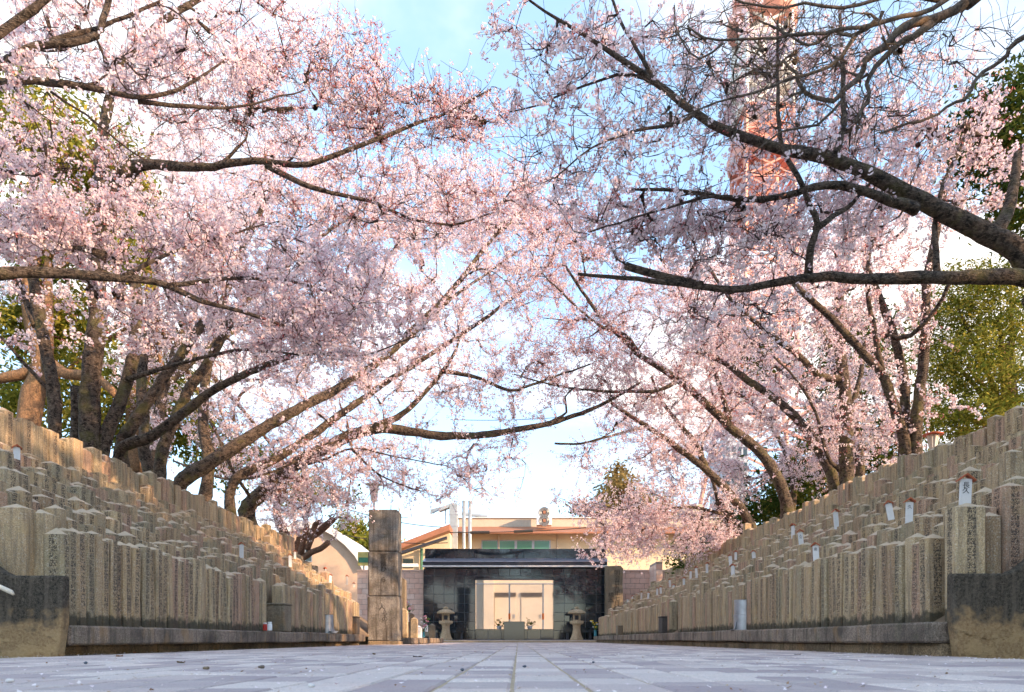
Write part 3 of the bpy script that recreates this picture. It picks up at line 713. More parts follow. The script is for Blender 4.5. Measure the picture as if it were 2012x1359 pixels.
for k_ in range(4):
    MB().tube([(D(850), .3+.1*k_, cz(1017-k_*3)), (D(888), .3+.1*k_, cz(1000-k_*.5))], .045, 6).build('rack_pipe', M['duct_metal'], du)
for px, lb in ((915, 'left of two round silver flue pipes on the cream building'), (926.5, 'right of two round silver flue pipes on the cream building')):
    t = empty('flue_pipe', (cx_(px), CYY-1.6, 2), lb, 'pipe', 'silver flue pipes')
    MB().lathe([(.115, 0), (.115, cz(995)-2)] , 12).build('pipe', M['duct_metal'], t, smooth=True)
    MB().lathe([(.12, cz(995)-2+.003), (.135, cz(994)-2), (.11, cz(992.5)-2), (.04, cz(991.6)-2)], 12).build('cap', M['duct_metal'], t)
    for q in range(8): MB().lathe([(.122, .4+q*.8), (.122, .44+q*.8)], 12).build('band', M['fence_steel'], t)
t = empty('roof_pipe', (cx_(905), CYY+1.0, cz(1004)), 'horizontal silver pipe run on the cream building roof', 'pipe')
MB().tube([(0, 0, 0), (cx_(957)-cx_(905), 0, -.2), (cx_(959)-cx_(905), 0, -.5)], .13, 8).build('pipe', M['duct_metal'], t)
for q in (1.0, 1.7): MB().tube([(q, 0, -.25), (q, 0, -1.0)], .04, 5).build('stand', M['fence_steel'], t)

# lower wing with a sloping brown roof on the left, and its stair canopy
wg = empty('wing_building', (cx_(830), 47, 0), 'lower cream wing with sloping brown roof left of the gate', 'building'); ox3 = cx_(830); E = lambda px: (px-CX)*47/F-ox3; ez = lambda py: H-(py-CY)*47/F
MB().prism([(E(776), 0), (E(884), 0), (E(884), ez(1046)), (E(776), ez(1084))], 0, 5).build('wall', M['cream_render'], wg)
MB().prism([(E(768), ez(1080)), (E(886), ez(1034)), (E(886), ez(1046)), (E(768), ez(1090))], -1.0, 5.2).build('roof', M['roof_sheet'], wg)
MB().prism([(E(784), ez(1092)), (E(882), ez(1060)), (E(882), ez(1064)), (E(784), ez(1097))], -1.6, -1.02).build('stair_canopy', M['fascia_dark'], wg)
MB().tube([(E(829), -.2, 0), (E(829), -.2, ez(1078))], .09, 8).build('green_downpipe', M['green_pipe'], wg)
MB().box(E(792), E(812), -.05, -.003, ez(1116), ez(1098)).build('window', M['window_dark'], wg)
MB().box(E(776), E(825), -1.0, -.7, ez(1116), ez(1110)).build('porch_roof', M['plastic_white'], wg)

# arched cream hall far left
AY = 44; a_ = lambda px: (px-CX)*AY/F; az = lambda py: H-(py-CY)*AY/F
ar = empty('arched_hall', (a_(640), AY, 0), 'beige hall with a curved white roof edge behind the left bank', 'building'); ox4 = a_(640)
curve = [(560, 1048), (600, 1038), (630, 1040), (655, 1052), (680, 1072), (700, 1094), (714, 1120)]
pl = [(a_(x)-ox4, az(y)) for x, y in curve]
MB().prism([(pl[0][0]-6, 0), (pl[-1][0], 0)] + pl[::-1] + [(pl[0][0]-6, pl[0][1]-.3)], 0, 8).build('wall', M['tan_render'], ar)
rim = pl + [(p, q+.42) for p, q in pl[::-1]]
MB().prism(rim, -.35, 8.2).build('roof_edge', M['white_trim'], ar)
for px in (600,): 
    w = MB().box(a_(px)-ox4, a_(px+14)-ox4, -.05, -.003, az(1104), az(1078)).build('window', M['fence_steel'], ar)
    MB().box(a_(px+2)-ox4, a_(px+12)-ox4, -.07, -.052, az(1102), az(1080)).build('pane', M['window_dark'], w)
sg = empty('street_sign', ((716-CX)*39/F, 39, 0), 'green and yellow roadside signboard peeking left of the stone pillar', 'sign'); q = 39/F
MB().box(-.35, .3, 0, .08, H+(CY-1111)*q, H+(CY-1084)*q).build('board', M['leaf_sign'], sg); MB().box(-.3, .25, -.02, -.002, H+(CY-1105)*q, H+(CY-1095)*q).build('band', M['green_pipe'], sg)
MB().box(-.1, .0, .02, .08, 0, H+(CY-1111.2)*q).build('leg', M['fence_steel'], sg)

# distant office blocks between the right-hand trees
def office(px0, px1, pyt, Y, label, mat, rows, cols):
    x0, x1, zt = (px0-CX)*Y/F, (px1-CX)*Y/F, H+(CY-pyt)*Y/F; o = empty('office_block', ((x0+x1)/2, Y, 0), label, 'building'); hw = (x1-x0)/2
    MB().box(-hw, hw, 0, 12, 0, zt).build('wall', mat, o)
    MB().box(-hw*.6, hw*.2, 2, 8, zt+.003, zt+2).build('roof_house', mat, o)
    for r_ in range(rows):
        for c_ in range(cols):
            a = -hw+2*hw*(c_+.18)/cols; b = -hw+2*hw*(c_+.82)/cols; z = zt-1.0-r_*3.2
            MB().box(a, b, -.06, -.003, z-1.7, z).build('window', M['window_dark'], o)
office(1425, 1470, 868, 150, 'tall bluish-grey office block glimpsed between right-hand trunks', M['office_grey'], 9, 4)
office(1330, 1425, 1012, 110, 'beige apartment block behind the blossoms right of the gate', M['pale_render'], 5, 7)

# red-and-white lattice mast
def mast():
    Y = 190.0; tx = (1497-CX)*Y/F; t = empty('broadcast_tower', (tx, Y, 0), 'red and white lattice broadcast tower rising behind the right-hand trees', 'tower')
    Zt = 215.0
    def half(z): return 12.5*(1-z/ (H+(CY-700)*Y/F)) + 6.6 if z < H+(CY-700)*Y/F else 6.6 - .012*(z-70)
    lev = [0]; 
    while lev[-1] < Zt: lev.append(lev[-1] + max(6.0, half(lev[-1])*.95))
    bands = lambda z: 'tower_white' if (H+(CY-255)*Y/F < z < H+(CY-55)*Y/F) or (z > 200) else 'tower_red'
    for i in range(len(lev)-1):
        z0, z1 = lev[i], lev[i+1]; a, b = half(z0), half(z1); m = MB(); mt = M[bands((z0+z1)/2)]
        c0 = [(-a,-a,z0),(a,-a,z0),(a,a,z0),(-a,a,z0)]; c1 = [(-b,-b,z1),(b,-b,z1),(b,b,z1),(-b,b,z1)]
        for j in range(4):
            MB().tube([c0[j], c1[j]], .62, 5).build('leg_section', mt, t); k_ = (j+1) % 4
            m.tube([c0[j], c1[k_]], .33, 4); m.tube([c0[k_], c1[j]], .33, 4); m.tube([c1[j], c1[k_]], .33, 4)
        prop(m.build('bracing', mt, t), kind='stuff')
    z0, z1 = H+(CY-440)*Y/F, 205
    cuts = [(z0, H+(CY-255)*Y/F, 'tower_red'), (H+(CY-255)*Y/F, H+(CY-55)*Y/F, 'tower_white'), (H+(CY-55)*Y/F, z1, 'tower_red')]
    for a, b, mt in cuts: MB().lathe([(4.2, a), (4.2, b-.05)], 16).build('core_shaft', M[mt], t, smooth=True)
    for py in (448, 330, 180, 60): MB().lathe([(8.2, H+(CY-py)*Y/F), (8.8, H+(CY-py)*Y/F+.6), (8.8, H+(CY-py)*Y/F+2.4), (7.8, H+(CY-py)*Y/F+2.5)], 16).build('platform', M['tower_red' if py > 260 or py < 100 else 'tower_white'], t)
mast()

# ------------------------------------------------------------------ trees
def catmull(pts, step):
    pts = [np.array(p, float) for p in pts]
    if len(pts) == 2: pts = [pts[0], (pts[0]+pts[1])/2, pts[1]]
    ext = [2*pts[0]-pts[1]] + pts + [2*pts[-1]-pts[-2]]; out = []
    for i in range(1, len(ext)-2):
        a, b, c, d = ext[i-1], ext[i], ext[i+1], ext[i+2]; n = max(2, int(np.linalg.norm(c[:3]-b[:3])/step))
        for j in range(n):
            t = j/n; out.append(.5*((2*b)+(-a+c)*t+(2*a-5*b+4*c-d)*t*t+(-a+3*b-3*c+d)*t**3))
    out.append(pts[-1]); return np.array(out)

LUMP = np.random.default_rng(3)
def tubes(chains, sides):
    """chains: list of (points n x 3, radii n). One swept tube per chain, all vectorised per chain"""
    V, FL, SZ, TH = [], [], [], []; off = 0
    ang = np.arange(sides)*2*np.pi/sides; ca, sa = np.cos(ang), np.sin(ang)
    for p, r in chains:
        n = len(p)
        if n < 2: continue
        t = np.gradient(p, axis=0); t /= np.linalg.norm(t, axis=1, keepdims=True)+1e-9
        ref = np.array((.31, .22, .92)) if abs(t[0] @ np.array((.31, .22, .92))) < .9 else np.array((.9, -.3, .1))
        u = ref - t*(t@ref)[:, None]; u /= np.linalg.norm(u, axis=1, keepdims=True)+1e-9; w = np.cross(t, u)
        lump = 1+.16*(LUMP.random((n, sides))-.5) if sides > 6 else np.ones((n, sides))
        ring = p[:, None, :] + (u[:, None, :]*ca[None, :, None] + w[:, None, :]*sa[None, :, None])*(r[:, None]*lump)[:, :, None]
        V.append(ring.reshape(-1, 3)); TH.append(np.repeat(r, sides))
        i = np.arange(n-1)[:, None]*sides; k = np.arange(sides)[None, :]; k2 = (k+1) % sides
        q = np.stack([i+k, i+k2, i+k2+sides, i+k+sides], -1).reshape(-1, 4) + off
        FL.append(q.ravel()); SZ.append(np.full(len(q), 4))
        if sides > 6:
            FL.append(np.concatenate((off+np.arange(sides)[::-1], off+(n-1)*sides+np.arange(sides)))); SZ.append(np.array((sides, sides)))
        off += n*sides
    if not V: return None
    return np.concatenate(V), np.concatenate(FL), np.concatenate(SZ), np.concatenate(TH)

def tube_obj(name, chains, sides, mat, parent):
    r = tubes(chains, sides)
    if r is None: return None
    me = np_mesh(name, r[0], r[1], r[2], [mat], attrs={'thick': r[3]}, smooth=True)
    return link(bpy.data.objects.new(name, me), parent)

class Tree:
    def __init__(s, seed): s.rg = np.random.default_rng(seed); s.pos = []; s.par = []; s.rad = []; s.dir = []; s.limbs = []; s.br = []; s.ends = []; s.bare = []
    def limb(s, pts, r0, r1, wob=.03):
        """pts: (px, py, Y) photo-based or ('w', x, y, z); r0, r1 radii in metres"""
        w = [np.array(p[1:]) if p[0] == 'w' else P(*p) for p in pts]
        c = catmull(w, .16); n = len(c)
        k = s.rg.normal(size=(n, 3))*wob; k = np.cumsum(k, 0)*.25; k -= np.linspace(0, 1, n)[:, None]*k[-1]; k[:2] *= .2; c = c + k
        t = np.linspace(0, 1, n); r0 *= .9; r = (r0 + (r1-r0)*t**.6) * (1 + .06*np.sin(t*n*.9+s.rg.random()*6)*s.rg.random(n))
        s.limbs.append((c, r)); s._add(c, r)
    def _add(s, c, r):
        t = np.gradient(c, axis=0); t /= np.linalg.norm(t, axis=1, keepdims=True)+1e-9
        b = len(s.pos)
        for i in range(len(c)): s.pos.append(c[i]); s.rad.append(r[i]); s.dir.append(t[i])
    def spray(s, ells, bare=False):
        """ellipses of twig ends: (cx, cy, rx, ry, Y0, Y1, n) in photo terms; each end grows from the nearest wood"""
        T = []
        for cx, cy, rx, ry, Y0, Y1, n in ells:
            a = s.rg.random(n)*2*np.pi; q = np.sqrt(s.rg.random(n)); yy = Y0+(Y1-Y0)*s.rg.random(n)
            T += [P(cx+rx*q[i]*np.cos(a[i]), cy+ry*q[i]*np.sin(a[i]), yy[i]) for i in range(n)]
        T = np.array(T); A = np.array(s.pos)
        d = np.array([np.min(np.linalg.norm(A-t, axis=1)) for t in T]); T = T[np.argsort(d)]
        cap = len(s.pos)+len(T)*40; buf = np.zeros((cap, 3)); buf[:len(A)] = A; m = len(A)
        D = np.zeros((cap, 3)); D[:m] = np.array(s.dir); RA = np.zeros(cap); RA[:m] = s.rad; NB = np.full(cap, -1); par = []; cap0 = []; first = len(s.br)
        for t in T:
            v = t-buf[:m]; dist = np.linalg.norm(v, axis=1)
            align = np.einsum('ij,ij->i', v, D[:m])/(dist+1e-6)
            i = int(np.argmin(dist*(1.35-.35*align))); L = dist[i]
            if L < .12:
                if not bare: s.ends.append((t, D[i], np.array([buf[i], t])))
                continue
            n = max(3, int(L/.16)); b = buf[i]; c1 = b + D[i]*L*.38 + s.rg.normal(size=3)*L*.07; u = np.linspace(0, 1, n)[:, None]
            c = (1-u)**2*b + 2*u*(1-u)*c1 + u*u*t
            wig = np.cumsum(s.rg.normal(size=(n, 3))*.022, 0); wig -= u*wig[-1]; c = c+wig
            r = np.full(n, .006); par.append(NB[i]); cap0.append(RA[i]*.8 if NB[i] < 0 else 1.0)
            s.br.append((c, r)); k = n-1; NB[m:m+k] = len(par)-1
            buf[m:m+k] = c[1:]; tt = np.gradient(c, axis=0); tt /= np.linalg.norm(tt, axis=1, keepdims=True)+1e-9; D[m:m+k] = tt[1:]; RA[m:m+k] = r[1:]; m += k
            (s.bare if bare else s.ends).append((t, tt[-1], c))
        cnt_ = np.ones(len(par))
        for q in range(len(par)-1, -1, -1):
            if par[q] >= 0: cnt_[par[q]] += cnt_[q]
        for q in range(len(par)):
            c, _ = s.br[first+q]; L = np.linalg.norm(c[-1]-c[0]); r0 = min(cap0[q], (.0055+.0025*min(L, 2.0))*(1+max(0, c[0][1]-10)*.045)*cnt_[q]**.58, .013 if bare else 1); u = np.linspace(0, 1, len(c)); s.br[first+q] = (c, r0+(min(r0, .0028*(1+.12*cnt_[q]**.5))-r0)*u**.8)
        s.pos = list(buf[:m]); s.dir = list(D[:m]); s.rad = list(RA[:m])
    def bloom(s, twigs=(3, 6), tl=(.15, .5), step=.07, flowers=5, fsize=.019, ball=.034, bud=.15, far=False, skip=.1, up=.25):
        """short flowering twigs along each end branch, clusters of blossoms on them"""
        g = s.rg; tw = []; C = []
        for t, d, c in s.ends:
            k = len(c); nt_ = g.integers(*twigs)
            for q in range(nt_):
                i = g.integers(max(0, k-1-int(.9/.16)), k); b = c[i]; dd = d*.7+g.normal(size=3)*.75; dd[2] += up; dd /= np.linalg.norm(dd)+1e-9
                L = g.uniform(*tl); n = 3; u = np.linspace(0, 1, n)[:, None]; sag = np.zeros((n, 3)); sag[:, 2] = (u[:, 0]**2)*g.normal(0, .06)
                p = b+dd*L*u+sag+np.concatenate(([[0,0,0]], g.normal(size=(n-1, 3))*.018)); tw.append((p, np.array((.0038, .0028, .0018))))
                m = max(1, int(L/step)); uu = (np.arange(m)+g.random(m))/m
                for a in uu:
                    if g.random() > skip: C.append(p[0]+(p[-1]-p[0])*a+sag[-1]*a*a)
            if k > 3:
                for i in range(max(1, k-5), k):
                    if g.random() < .6: C.append(c[i])
        for t, d, c in s.bare:
            for q in range(3):
                i = g.integers(max(0, len(c)-7), len(c)); dd = d*.8+g.normal(size=3)*.6; dd[2] += up; dd /= np.linalg.norm(dd); L = g.uniform(.15, .45)
                p = c[i]+dd*L*np.linspace(0, 1, 3)[:, None]+np.concatenate(([[0, 0, 0]], g.normal(size=(2, 3))*.015)); tw.append((p, np.array((.0042, .0032, .002))))
                if g.random() < .5: C.append(p[-1])
        s.tw = tw; C = np.array(C); nC = len(C)
        isb = g.random(nC) < bud
        # flowers
        fc = C[~isb]; nf = len(fc); k = flowers; cen = np.repeat(fc, k, 0); nn = g.normal(size=(nf*k, 3)); nn[:, 2] -= .15; nn /= np.linalg.norm(nn, axis=1, keepdims=True)
        cen = cen + nn*ball*(.55+.6*g.random((nf*k, 1))); tint = np.clip(np.repeat(g.random(nf), k)*.55+g.random(nf*k)*.5, 0, 1)
        a = np.cross(nn, g.normal(size=nn.shape)); a /= np.linalg.norm(a, axis=1, keepdims=True); b = np.cross(nn, a)
        sz = fsize*(.8+.4*g.random((nf*k, 1)))
        if far:   # two-triangle kites
            off = [(1, 0, .15), (0, .95, .05), (-1, 0, .15), (0, -.95, .05)]; V = np.stack([cen+(a*x+b*y)*sz+nn*z*sz for x, y, z in off], 1); nv = 4
            FLo = np.arange(len(V)*4); SZ = np.full(len(V), 4)
        else:     # cupped five-sided blossom
            off = [(0, 0, -.3)]+[(np.cos(q*2*np.pi/5), np.sin(q*2*np.pi/5), .2 if q % 2 else .34) for q in range(5)]
            V = np.stack([cen+(a*x+b*y)*sz+nn*z*sz for x, y, z in off], 1); nv = 6
            pat = np.array([(0, 1+q, 1+(q+1) % 5) for q in range(5)])
            FLo = (pat.ravel()[None, :]+np.arange(len(V))[:, None]*6).ravel(); SZ = np.full(len(V)*5, 3)
        Vp = V.reshape(-1, 3); rp = np.repeat(tint, nv)
        # buds and calyces: small red kites hanging round the cluster
        nb = 5; bc = np.repeat(C[isb], nb, 0); extra = fc[g.random(nf) < .55]; bc = np.concatenate((bc+g.normal(size=bc.shape)*.022, extra+g.normal(size=extra.shape)*.02))
        dn = g.normal(size=bc.shape); dn /= np.linalg.norm(dn, axis=1, keepdims=True); sd = np.cross(dn, g.normal(size=bc.shape)); sd /= np.linalg.norm(sd, axis=1, keepdims=True)
        Ls = .014+.012*g.random((len(bc), 1)); Vb = np.stack((bc-dn*Ls, bc+sd*Ls*.42, bc+dn*Ls, bc-sd*Ls*.42), 1); nbv = len(Vp)
        FL = np.concatenate((FLo, np.arange(len(Vb)*4)+nbv)); SZa = np.concatenate((SZ, np.full(len(Vb), 4)))
        mi = np.concatenate((np.zeros(len(SZ)), np.ones(len(Vb))))
        s.crown = (np.concatenate((Vp, Vb.reshape(-1, 3))), FL, SZa, mi, np.concatenate((rp, np.repeat(g.random(len(Vb)), 4))))
    def build(s, name, label, base, group=None, bark='cherry_bark', cat='tree'):
        o = empty(name, (0, 0, 0), label, cat, group); o.location = base
        off = np.array(base)
        sh = lambda ch: [(c-off, r) for c, r in ch]
        tube_obj('trunk', sh(s.limbs), 10, M[bark], o)
        br = sh(s.br); big = [b for b in br if b[1][0] > .014]; small = [b for b in br if b[1][0] <= .014]
        for q in (tube_obj('branches', big, 6, M[bark], o), tube_obj('twigs', small+sh(getattr(s, 'tw', [])), 3, M[bark], o)):
            if q: q['kind'] = 'stuff'
        if hasattr(s, 'crown'):
            v, fl, sz, mi, rn = s.crown
            me = np_mesh('crown', v-off, fl, sz, [M['petal'], M['bud']], mi, {'rnd': rn}); prop(link(bpy.data.objects.new('crown', me), o), kind='stuff')
        s.name = name
        return o

CH = 'cherry trees in blossom'
ZB = 2.35
# --- left, nearest: trunk stands outside the picture, limbs reach in from the left edge
t = Tree(11)
t.limb([('w', -7.3, 8.3, ZB), ('w', -7.35, 8.4, 3.6), ('w', -7.2, 8.5, 4.8)], .27, .20)
t.limb([('w', -7.3, 8.4, 3.7), (-140, 560, 8.7), (-20, 541, 9.0), (100, 538, 9.2), (240, 545, 9.3), (330, 561, 9.4), (390, 590, 9.5), (470, 612, 9.7), (560, 640, 9.9)], .15, .018)
t.limb([('w', -7.2, 8.5, 4.8), (-130, 240, 8.5), (0, 167, 8.7), (139, 170, 8.9), (271, 198, 9.0), (331, 188, 9.1), (378, 168, 9.2), (440, 120, 9.4)], .13, .012)
t.limb([(271, 198, 9.0), (380, 210, 9.3), (480, 208, 9.5), (600, 176, 9.8)], .035, .008)
t.limb([('w', -7.2, 8.5, 4.8), (-100, 190, 8.0), (0, 127, 8.1), (70, 90, 8.2), (139, 83, 8.2), (193, 70, 8.3), (202, 42, 8.3), (218, -20, 8.4)], .11, .03)
t.limb([(70, 90, 8.2), (140, 68, 8.3), (244, 31, 8.5), (330, -5, 8.7)], .045, .014)
t.limb([('w', -7.2, 8.5, 4.8), (-140, 190, 7.7), (-60, 110, 7.6), (20, 50, 7.7), (70, 15, 7.7), (110, -20, 7.8)], .06, .04)
t.limb([(100, 180, 8.7), (170, 230, 8.8), (260, 300, 8.9), (290, 318, 9.0)], .018, .008)
t.limb([(240, 545, 9.3), (330, 500, 9.6), (420, 470, 9.9), (520, 440, 10.2)], .04, .01)
t.limb([(330, 561, 9.4), (470, 545, 9.9), (600, 560, 10.4), (740, 610, 10.9)], .04, .01)
t.spray([(200, 455, 260, 70, 9.5, 10.9, 110), (520, 555, 240, 110, 9.7, 11.2, 84), (620, 650, 130, 60, 9.8, 11, 45), (150, 590, 130, 30, 9.4, 10.2, 8),
         (150, 50, 220, 100, 8.9, 10.2, 38), (380, 120, 190, 90, 9.5, 10.6, 28), (90, 290, 140, 60, 9.2, 10.2, 16), (250, 650, 140, 50, 9.5, 10.6, 14), (60, 150, 60, 40, 7.9, 8.4, 5)])
t.spray([(200, 80, 230, 110, 8.2, 9.0, 60), (330, 480, 260, 80, 9.0, 9.7, 50), (560, 590, 170, 70, 9.3, 9.9, 30), (150, 300, 150, 80, 8.6, 9.2, 20)], True)
t.bloom(twigs=(4, 8), step=.06, flowers=6, fsize=.0185, ball=.040, bud=.07)
NL = t.build('cherry_tree', 'nearest left cherry tree, long lichened limb reaching in from the left picture edge', (-7.3, 8.3, ZB), CH)

# --- left: multi-stemmed tree on the terrace, its long limb sweeping across the upper left
t = Tree(12)
Yb = 13.0
t.limb([('w', -7.5, 13.0, ZB), (178, 870, 13.0), (178, 760, 13.0), (188, 640, 13.0), (192, 540, 13.0), (205, 430, 12.9), (235, 360, 12.7), (262, 328, 12.5)], .24, .13)
t.limb([(262, 328, 12.5), (310, 322, 12.3), (400, 326, 12.0), (500, 317, 11.8), (560, 326, 11.7), (610, 323, 11.6), (680, 298, 11.6), (760, 270, 11.6), (840, 242, 11.7), (900, 215, 11.8), (965, 175, 11.9)], .115, .012)
t.limb([(525, 325, 11.75), (590, 362, 11.6), (650, 383, 11.6), (720, 395, 11.7), (800, 430, 11.9), (880, 440, 12.1), (960, 420, 12.3)], .06, .012)
t.limb([(205, 430, 12.9), (195, 330, 13.2), (205, 230, 13.4), (240, 120, 13.5), (320, 40, 13.6), (420, -20, 13.8)], .15, .05)
t.limb([(430, 325, 12.0), (470, 290, 12.0), (488, 262, 12.1), (450, 225, 12.3)], .035, .012)
t.limb([('w', -7.45, 13.1, ZB), (205, 870, 13.1), (240, 780, 13.1), (262, 700, 13.0), (268, 610, 13.0), (262, 540, 13.1)], .16, .09)
t.limb([(252, 745, 13.0), (320, 725, 12.6), (400, 705, 12.3), (480, 690, 12.1), (600, 700, 12.0), (690, 690, 12.0)], .06, .012)
t.limb([(148, 880, 13.3), (152, 800, 13.3), (150, 760, 13.3)], .12, .1)
t.spray([(620, 190, 150, 110, 11.4, 13.2, 85), (800, 235, 150, 75, 11.4, 12.8, 65), (420, 180, 140, 110, 11.8, 13.6, 55), (930, 230, 90, 50, 11.6, 12.6, 26), (520, 60, 110, 80, 12.2, 13.8, 40),
         (760, 400, 220, 80, 11.4, 12.8, 60), (300, 240, 150, 120, 12.2, 13.6, 36), (560, 700, 150, 35, 11.8, 12.6, 20), (180, 380, 120, 90, 12.4, 13.6, 24), (960, 350, 120, 80, 11.8, 12.8, 26), (680, 120, 70, 70, 11.8, 13, 24)])
t.spray([(650, 220, 240, 110, 11.0, 11.8, 90), (880, 210, 110, 70, 11.2, 11.9, 40), (700, 420, 260, 70, 11.0, 11.7, 60), (400, 240, 170, 90, 11.4, 12.2, 40)], True)
t.bloom(twigs=(4, 7), tl=(.2, .6), step=.085, flowers=4, fsize=.019, ball=.036, bud=.42, up=.4)
t.build('cherry_tree', 'reddish budding cherry tree whose lit limb sweeps across the upper left', (-7.5, 13.0, ZB), CH)

# --- left: slim dark stem at the far left
t = Tree(13)
t.limb([('w', -7.9, 12.4, ZB), (103, 840, 12.4), (98, 740, 12.4), (80, 660, 12.4), (66, 600, 12.4), (62, 540, 12.4), (40, 470, 12.5)], .15, .08)
t.limb([(70, 640, 12.4), (50, 590, 12.5), (30, 540, 12.6)], .07, .05)
t.limb([(100, 770, 12.4), (50, 720, 12.2), (0, 665, 12.0), (-40, 640, 12.0)], .045, .02)
t.spray([(60, 500, 120, 120, 12, 13.2, 30), (60, 330, 110, 130, 12, 13.5, 26), (40, 640, 90, 90, 11.8, 13, 10)])
t.bloom(twigs=(3, 6), step=.07, flowers=6, fsize=.019, ball=.039, bud=.12)
t.build('cherry_tree', 'slim dark-stemmed cherry tree at the far left above the posts', (-7.9, 12.4, ZB), CH)

# --- left: tree with three leaning stems
t = Tree(14)
t.limb([('w', -7.45, 14.2, ZB), (235, 892, 14.0), (300, 857, 13.8), (370, 805, 13.6), (440, 758, 13.4), (520, 718, 13.2), (590, 690, 13.0), (680, 650, 12.8)], .18, .04)
t.limb([('w', -7.45, 14.2, ZB), (238, 880, 14.1), (262, 830, 14.1), (310, 760, 14.2), (360, 690, 14.3), (410, 620, 14.4)], .18, .08)
t.limb([('w', -7.35, 15.2, ZB), (315, 900, 15.0), (340, 830, 15.0), (375, 760, 15.0), (412, 710, 15.1), (460, 620, 15.2)], .18, .08)
t.limb([('w', -7.35, 15.3, ZB), (285, 900, 15.4), (285, 850, 15.4), (278, 740, 15.6), (285, 640, 15.8)], .15, .1)
t.limb([(590, 690, 13.0), (700, 700, 12.9), (820, 660, 12.8)], .03, .01)
t.spray([(540, 620, 170, 90, 12.6, 15, 60), (430, 560, 150, 90, 13.8, 15.6, 40), (760, 610, 120, 70, 12.6, 13.8, 30), (380, 440, 140, 80, 14, 16, 24), (700, 480, 160, 80, 12.8, 15, 26)])
t.bloom(twigs=(4, 7), step=.07, flowers=6, fsize=.019, ball=.039, bud=.12)
t.build('cherry_tree', 'cherry tree with leaning stems, one marked by a pale pruning scar', (-7.45, 14.2, ZB), CH)

# --- left: big sunlit tree behind
t = Tree(15)
t.limb([('w', -7.3, 16.6, ZB), (350, 960, 16.4), (420, 902, 16.4), (500, 852, 16.6), (570, 810, 16.8), (650, 765, 17.2), (730, 715, 17.6), (800, 660, 18.0), (860, 605, 18.5), (930, 555, 19), (1010, 500, 19.6)], .25, .02)
t.limb([(800, 660, 18.0), (880, 580, 18.6), (960, 480, 19.2), (1040, 400, 20)], .12, .03)
t.limb([('w', -7.0, 18.4, ZB), (455, 950, 18.2), (540, 900, 18.6), (640, 830, 19.2), (760, 745, 20), (850, 690, 20.6), (960, 620, 21.4), (1040, 560, 22)], .18, .04)
t.limb([('w', -7.3, 16.9, ZB), (408, 920, 17.2), (400, 800, 17.4), (420, 660, 17.6), (470, 500, 17.8), (520, 400, 18)], .2, .07)
t.limb([(430, 640, 17.6), (520, 560, 17.8), (620, 470, 18), (720, 400, 18.4)], .09, .03)
t.limb([(420, 660, 17.6), (330, 560, 17.6), (260, 440, 17.8), (240, 330, 18)], .09, .03)
t.spray([(620, 480, 250, 130, 16.5, 19.5, 110), (860, 500, 200, 130, 17.5, 21, 100), (560, 780, 200, 110, 16.5, 19, 55), (740, 640, 180, 90, 17, 20, 50), (1000, 450, 130, 110, 19, 22, 55),
         (420, 360, 220, 120, 17, 19.5, 60), (640, 900, 140, 70, 17.5, 20, 20), (960, 620, 120, 80, 20, 22.5, 24), (400, 620, 150, 120, 17, 19, 34), (700, 330, 200, 80, 17, 20, 36), (1030, 500, 110, 110, 19.5, 22.5, 70), (1060, 400, 90, 60, 19.5, 22, 24), (930, 400, 120, 70, 18.5, 21, 34)])
t.bloom(twigs=(4, 8), tl=(.25, .75), step=.08, flowers=5, fsize=.0235, ball=.05, bud=.12, far=True)
t.build('cherry_tree', 'big sunlit cherry tree with diagonal warm-brown limb left of centre', (-7.3, 16.6, ZB), CH)

# --- left: dark limb bending right over the path
t = Tree(16)
t.limb([('w', -7.0, 20.0, 2.5), (485, 1005, 20), (520, 962, 20), (560, 925, 19.9), (615, 890, 19.8), (680, 858, 19.7), (740, 842, 19.6), (800, 848, 19.5), (850, 856, 19.4), (920, 855, 19.3), (1000, 845, 19.2), (1080, 830, 19.2), (1130, 815, 19.2), (1190, 790, 19.3), (1260, 750, 19.5)], .32, .03)
t.limb([(735, 840, 19.6), (790, 812, 19.5), (830, 775, 19.4), (860, 740, 19.4), (890, 695, 19.5), (905, 660, 19.6)], .13, .03)
t.limb([(868, 728, 19.4), (930, 740, 19.2), (1000, 765, 19.1), (1040, 755, 19.0), (1100, 735, 19.0), (1160, 715, 19)], .075, .02)
t.limb([(1080, 830, 19.2), (1112, 810, 19.1), (1110, 780, 19), (1130, 760, 19)], .05, .02)
t.limb([(560, 925, 19.9), (640, 900, 19.4), (700, 880, 19), (800, 900, 18.6), (880, 915, 18.4)], .05, .012)
t.limb([(340, 905, 18.4), (430, 937, 18.3), (500, 936, 18.2), (560, 915, 18.3), (620, 880, 18.8), (680, 862, 19.4)], .026, .034)
t.limb([(400, 800, 18.6), (425, 850, 18.6), (440, 890, 18.6), (462, 935, 18.8), (490, 975, 19.6)], .02, .045)
t.limb([(690, 880, 19.2), (730, 920, 19), (770, 945, 18.8), (830, 965, 18.6)], .05, .012)
t.spray([(760, 930, 210, 60, 18.4, 20.4, 95), (1000, 760, 150, 70, 18.6, 20, 55), (850, 790, 160, 70, 18.8, 20.4, 40), (640, 940, 130, 60, 18.6, 20.4, 30), (980, 880, 70, 40, 18.6, 19.6, 12), (760, 740, 140, 60, 19, 21, 24),
         (920, 700, 120, 60, 19, 20.4, 26), (1150, 740, 110, 60, 18.6, 20, 34), (560, 1000, 100, 50, 18.6, 20.6, 16), (960, 940, 90, 40, 18.4, 19.6, 14)])
t.bloom(twigs=(4, 8), tl=(.25, .7), step=.08, flowers=5, fsize=.0205, ball=.042, bud=.12, far=True)
t.build('cherry_tree', 'cherry tree with heavy dark limb bending horizontally over the path', (-7.0, 20.0, 2.5), CH)

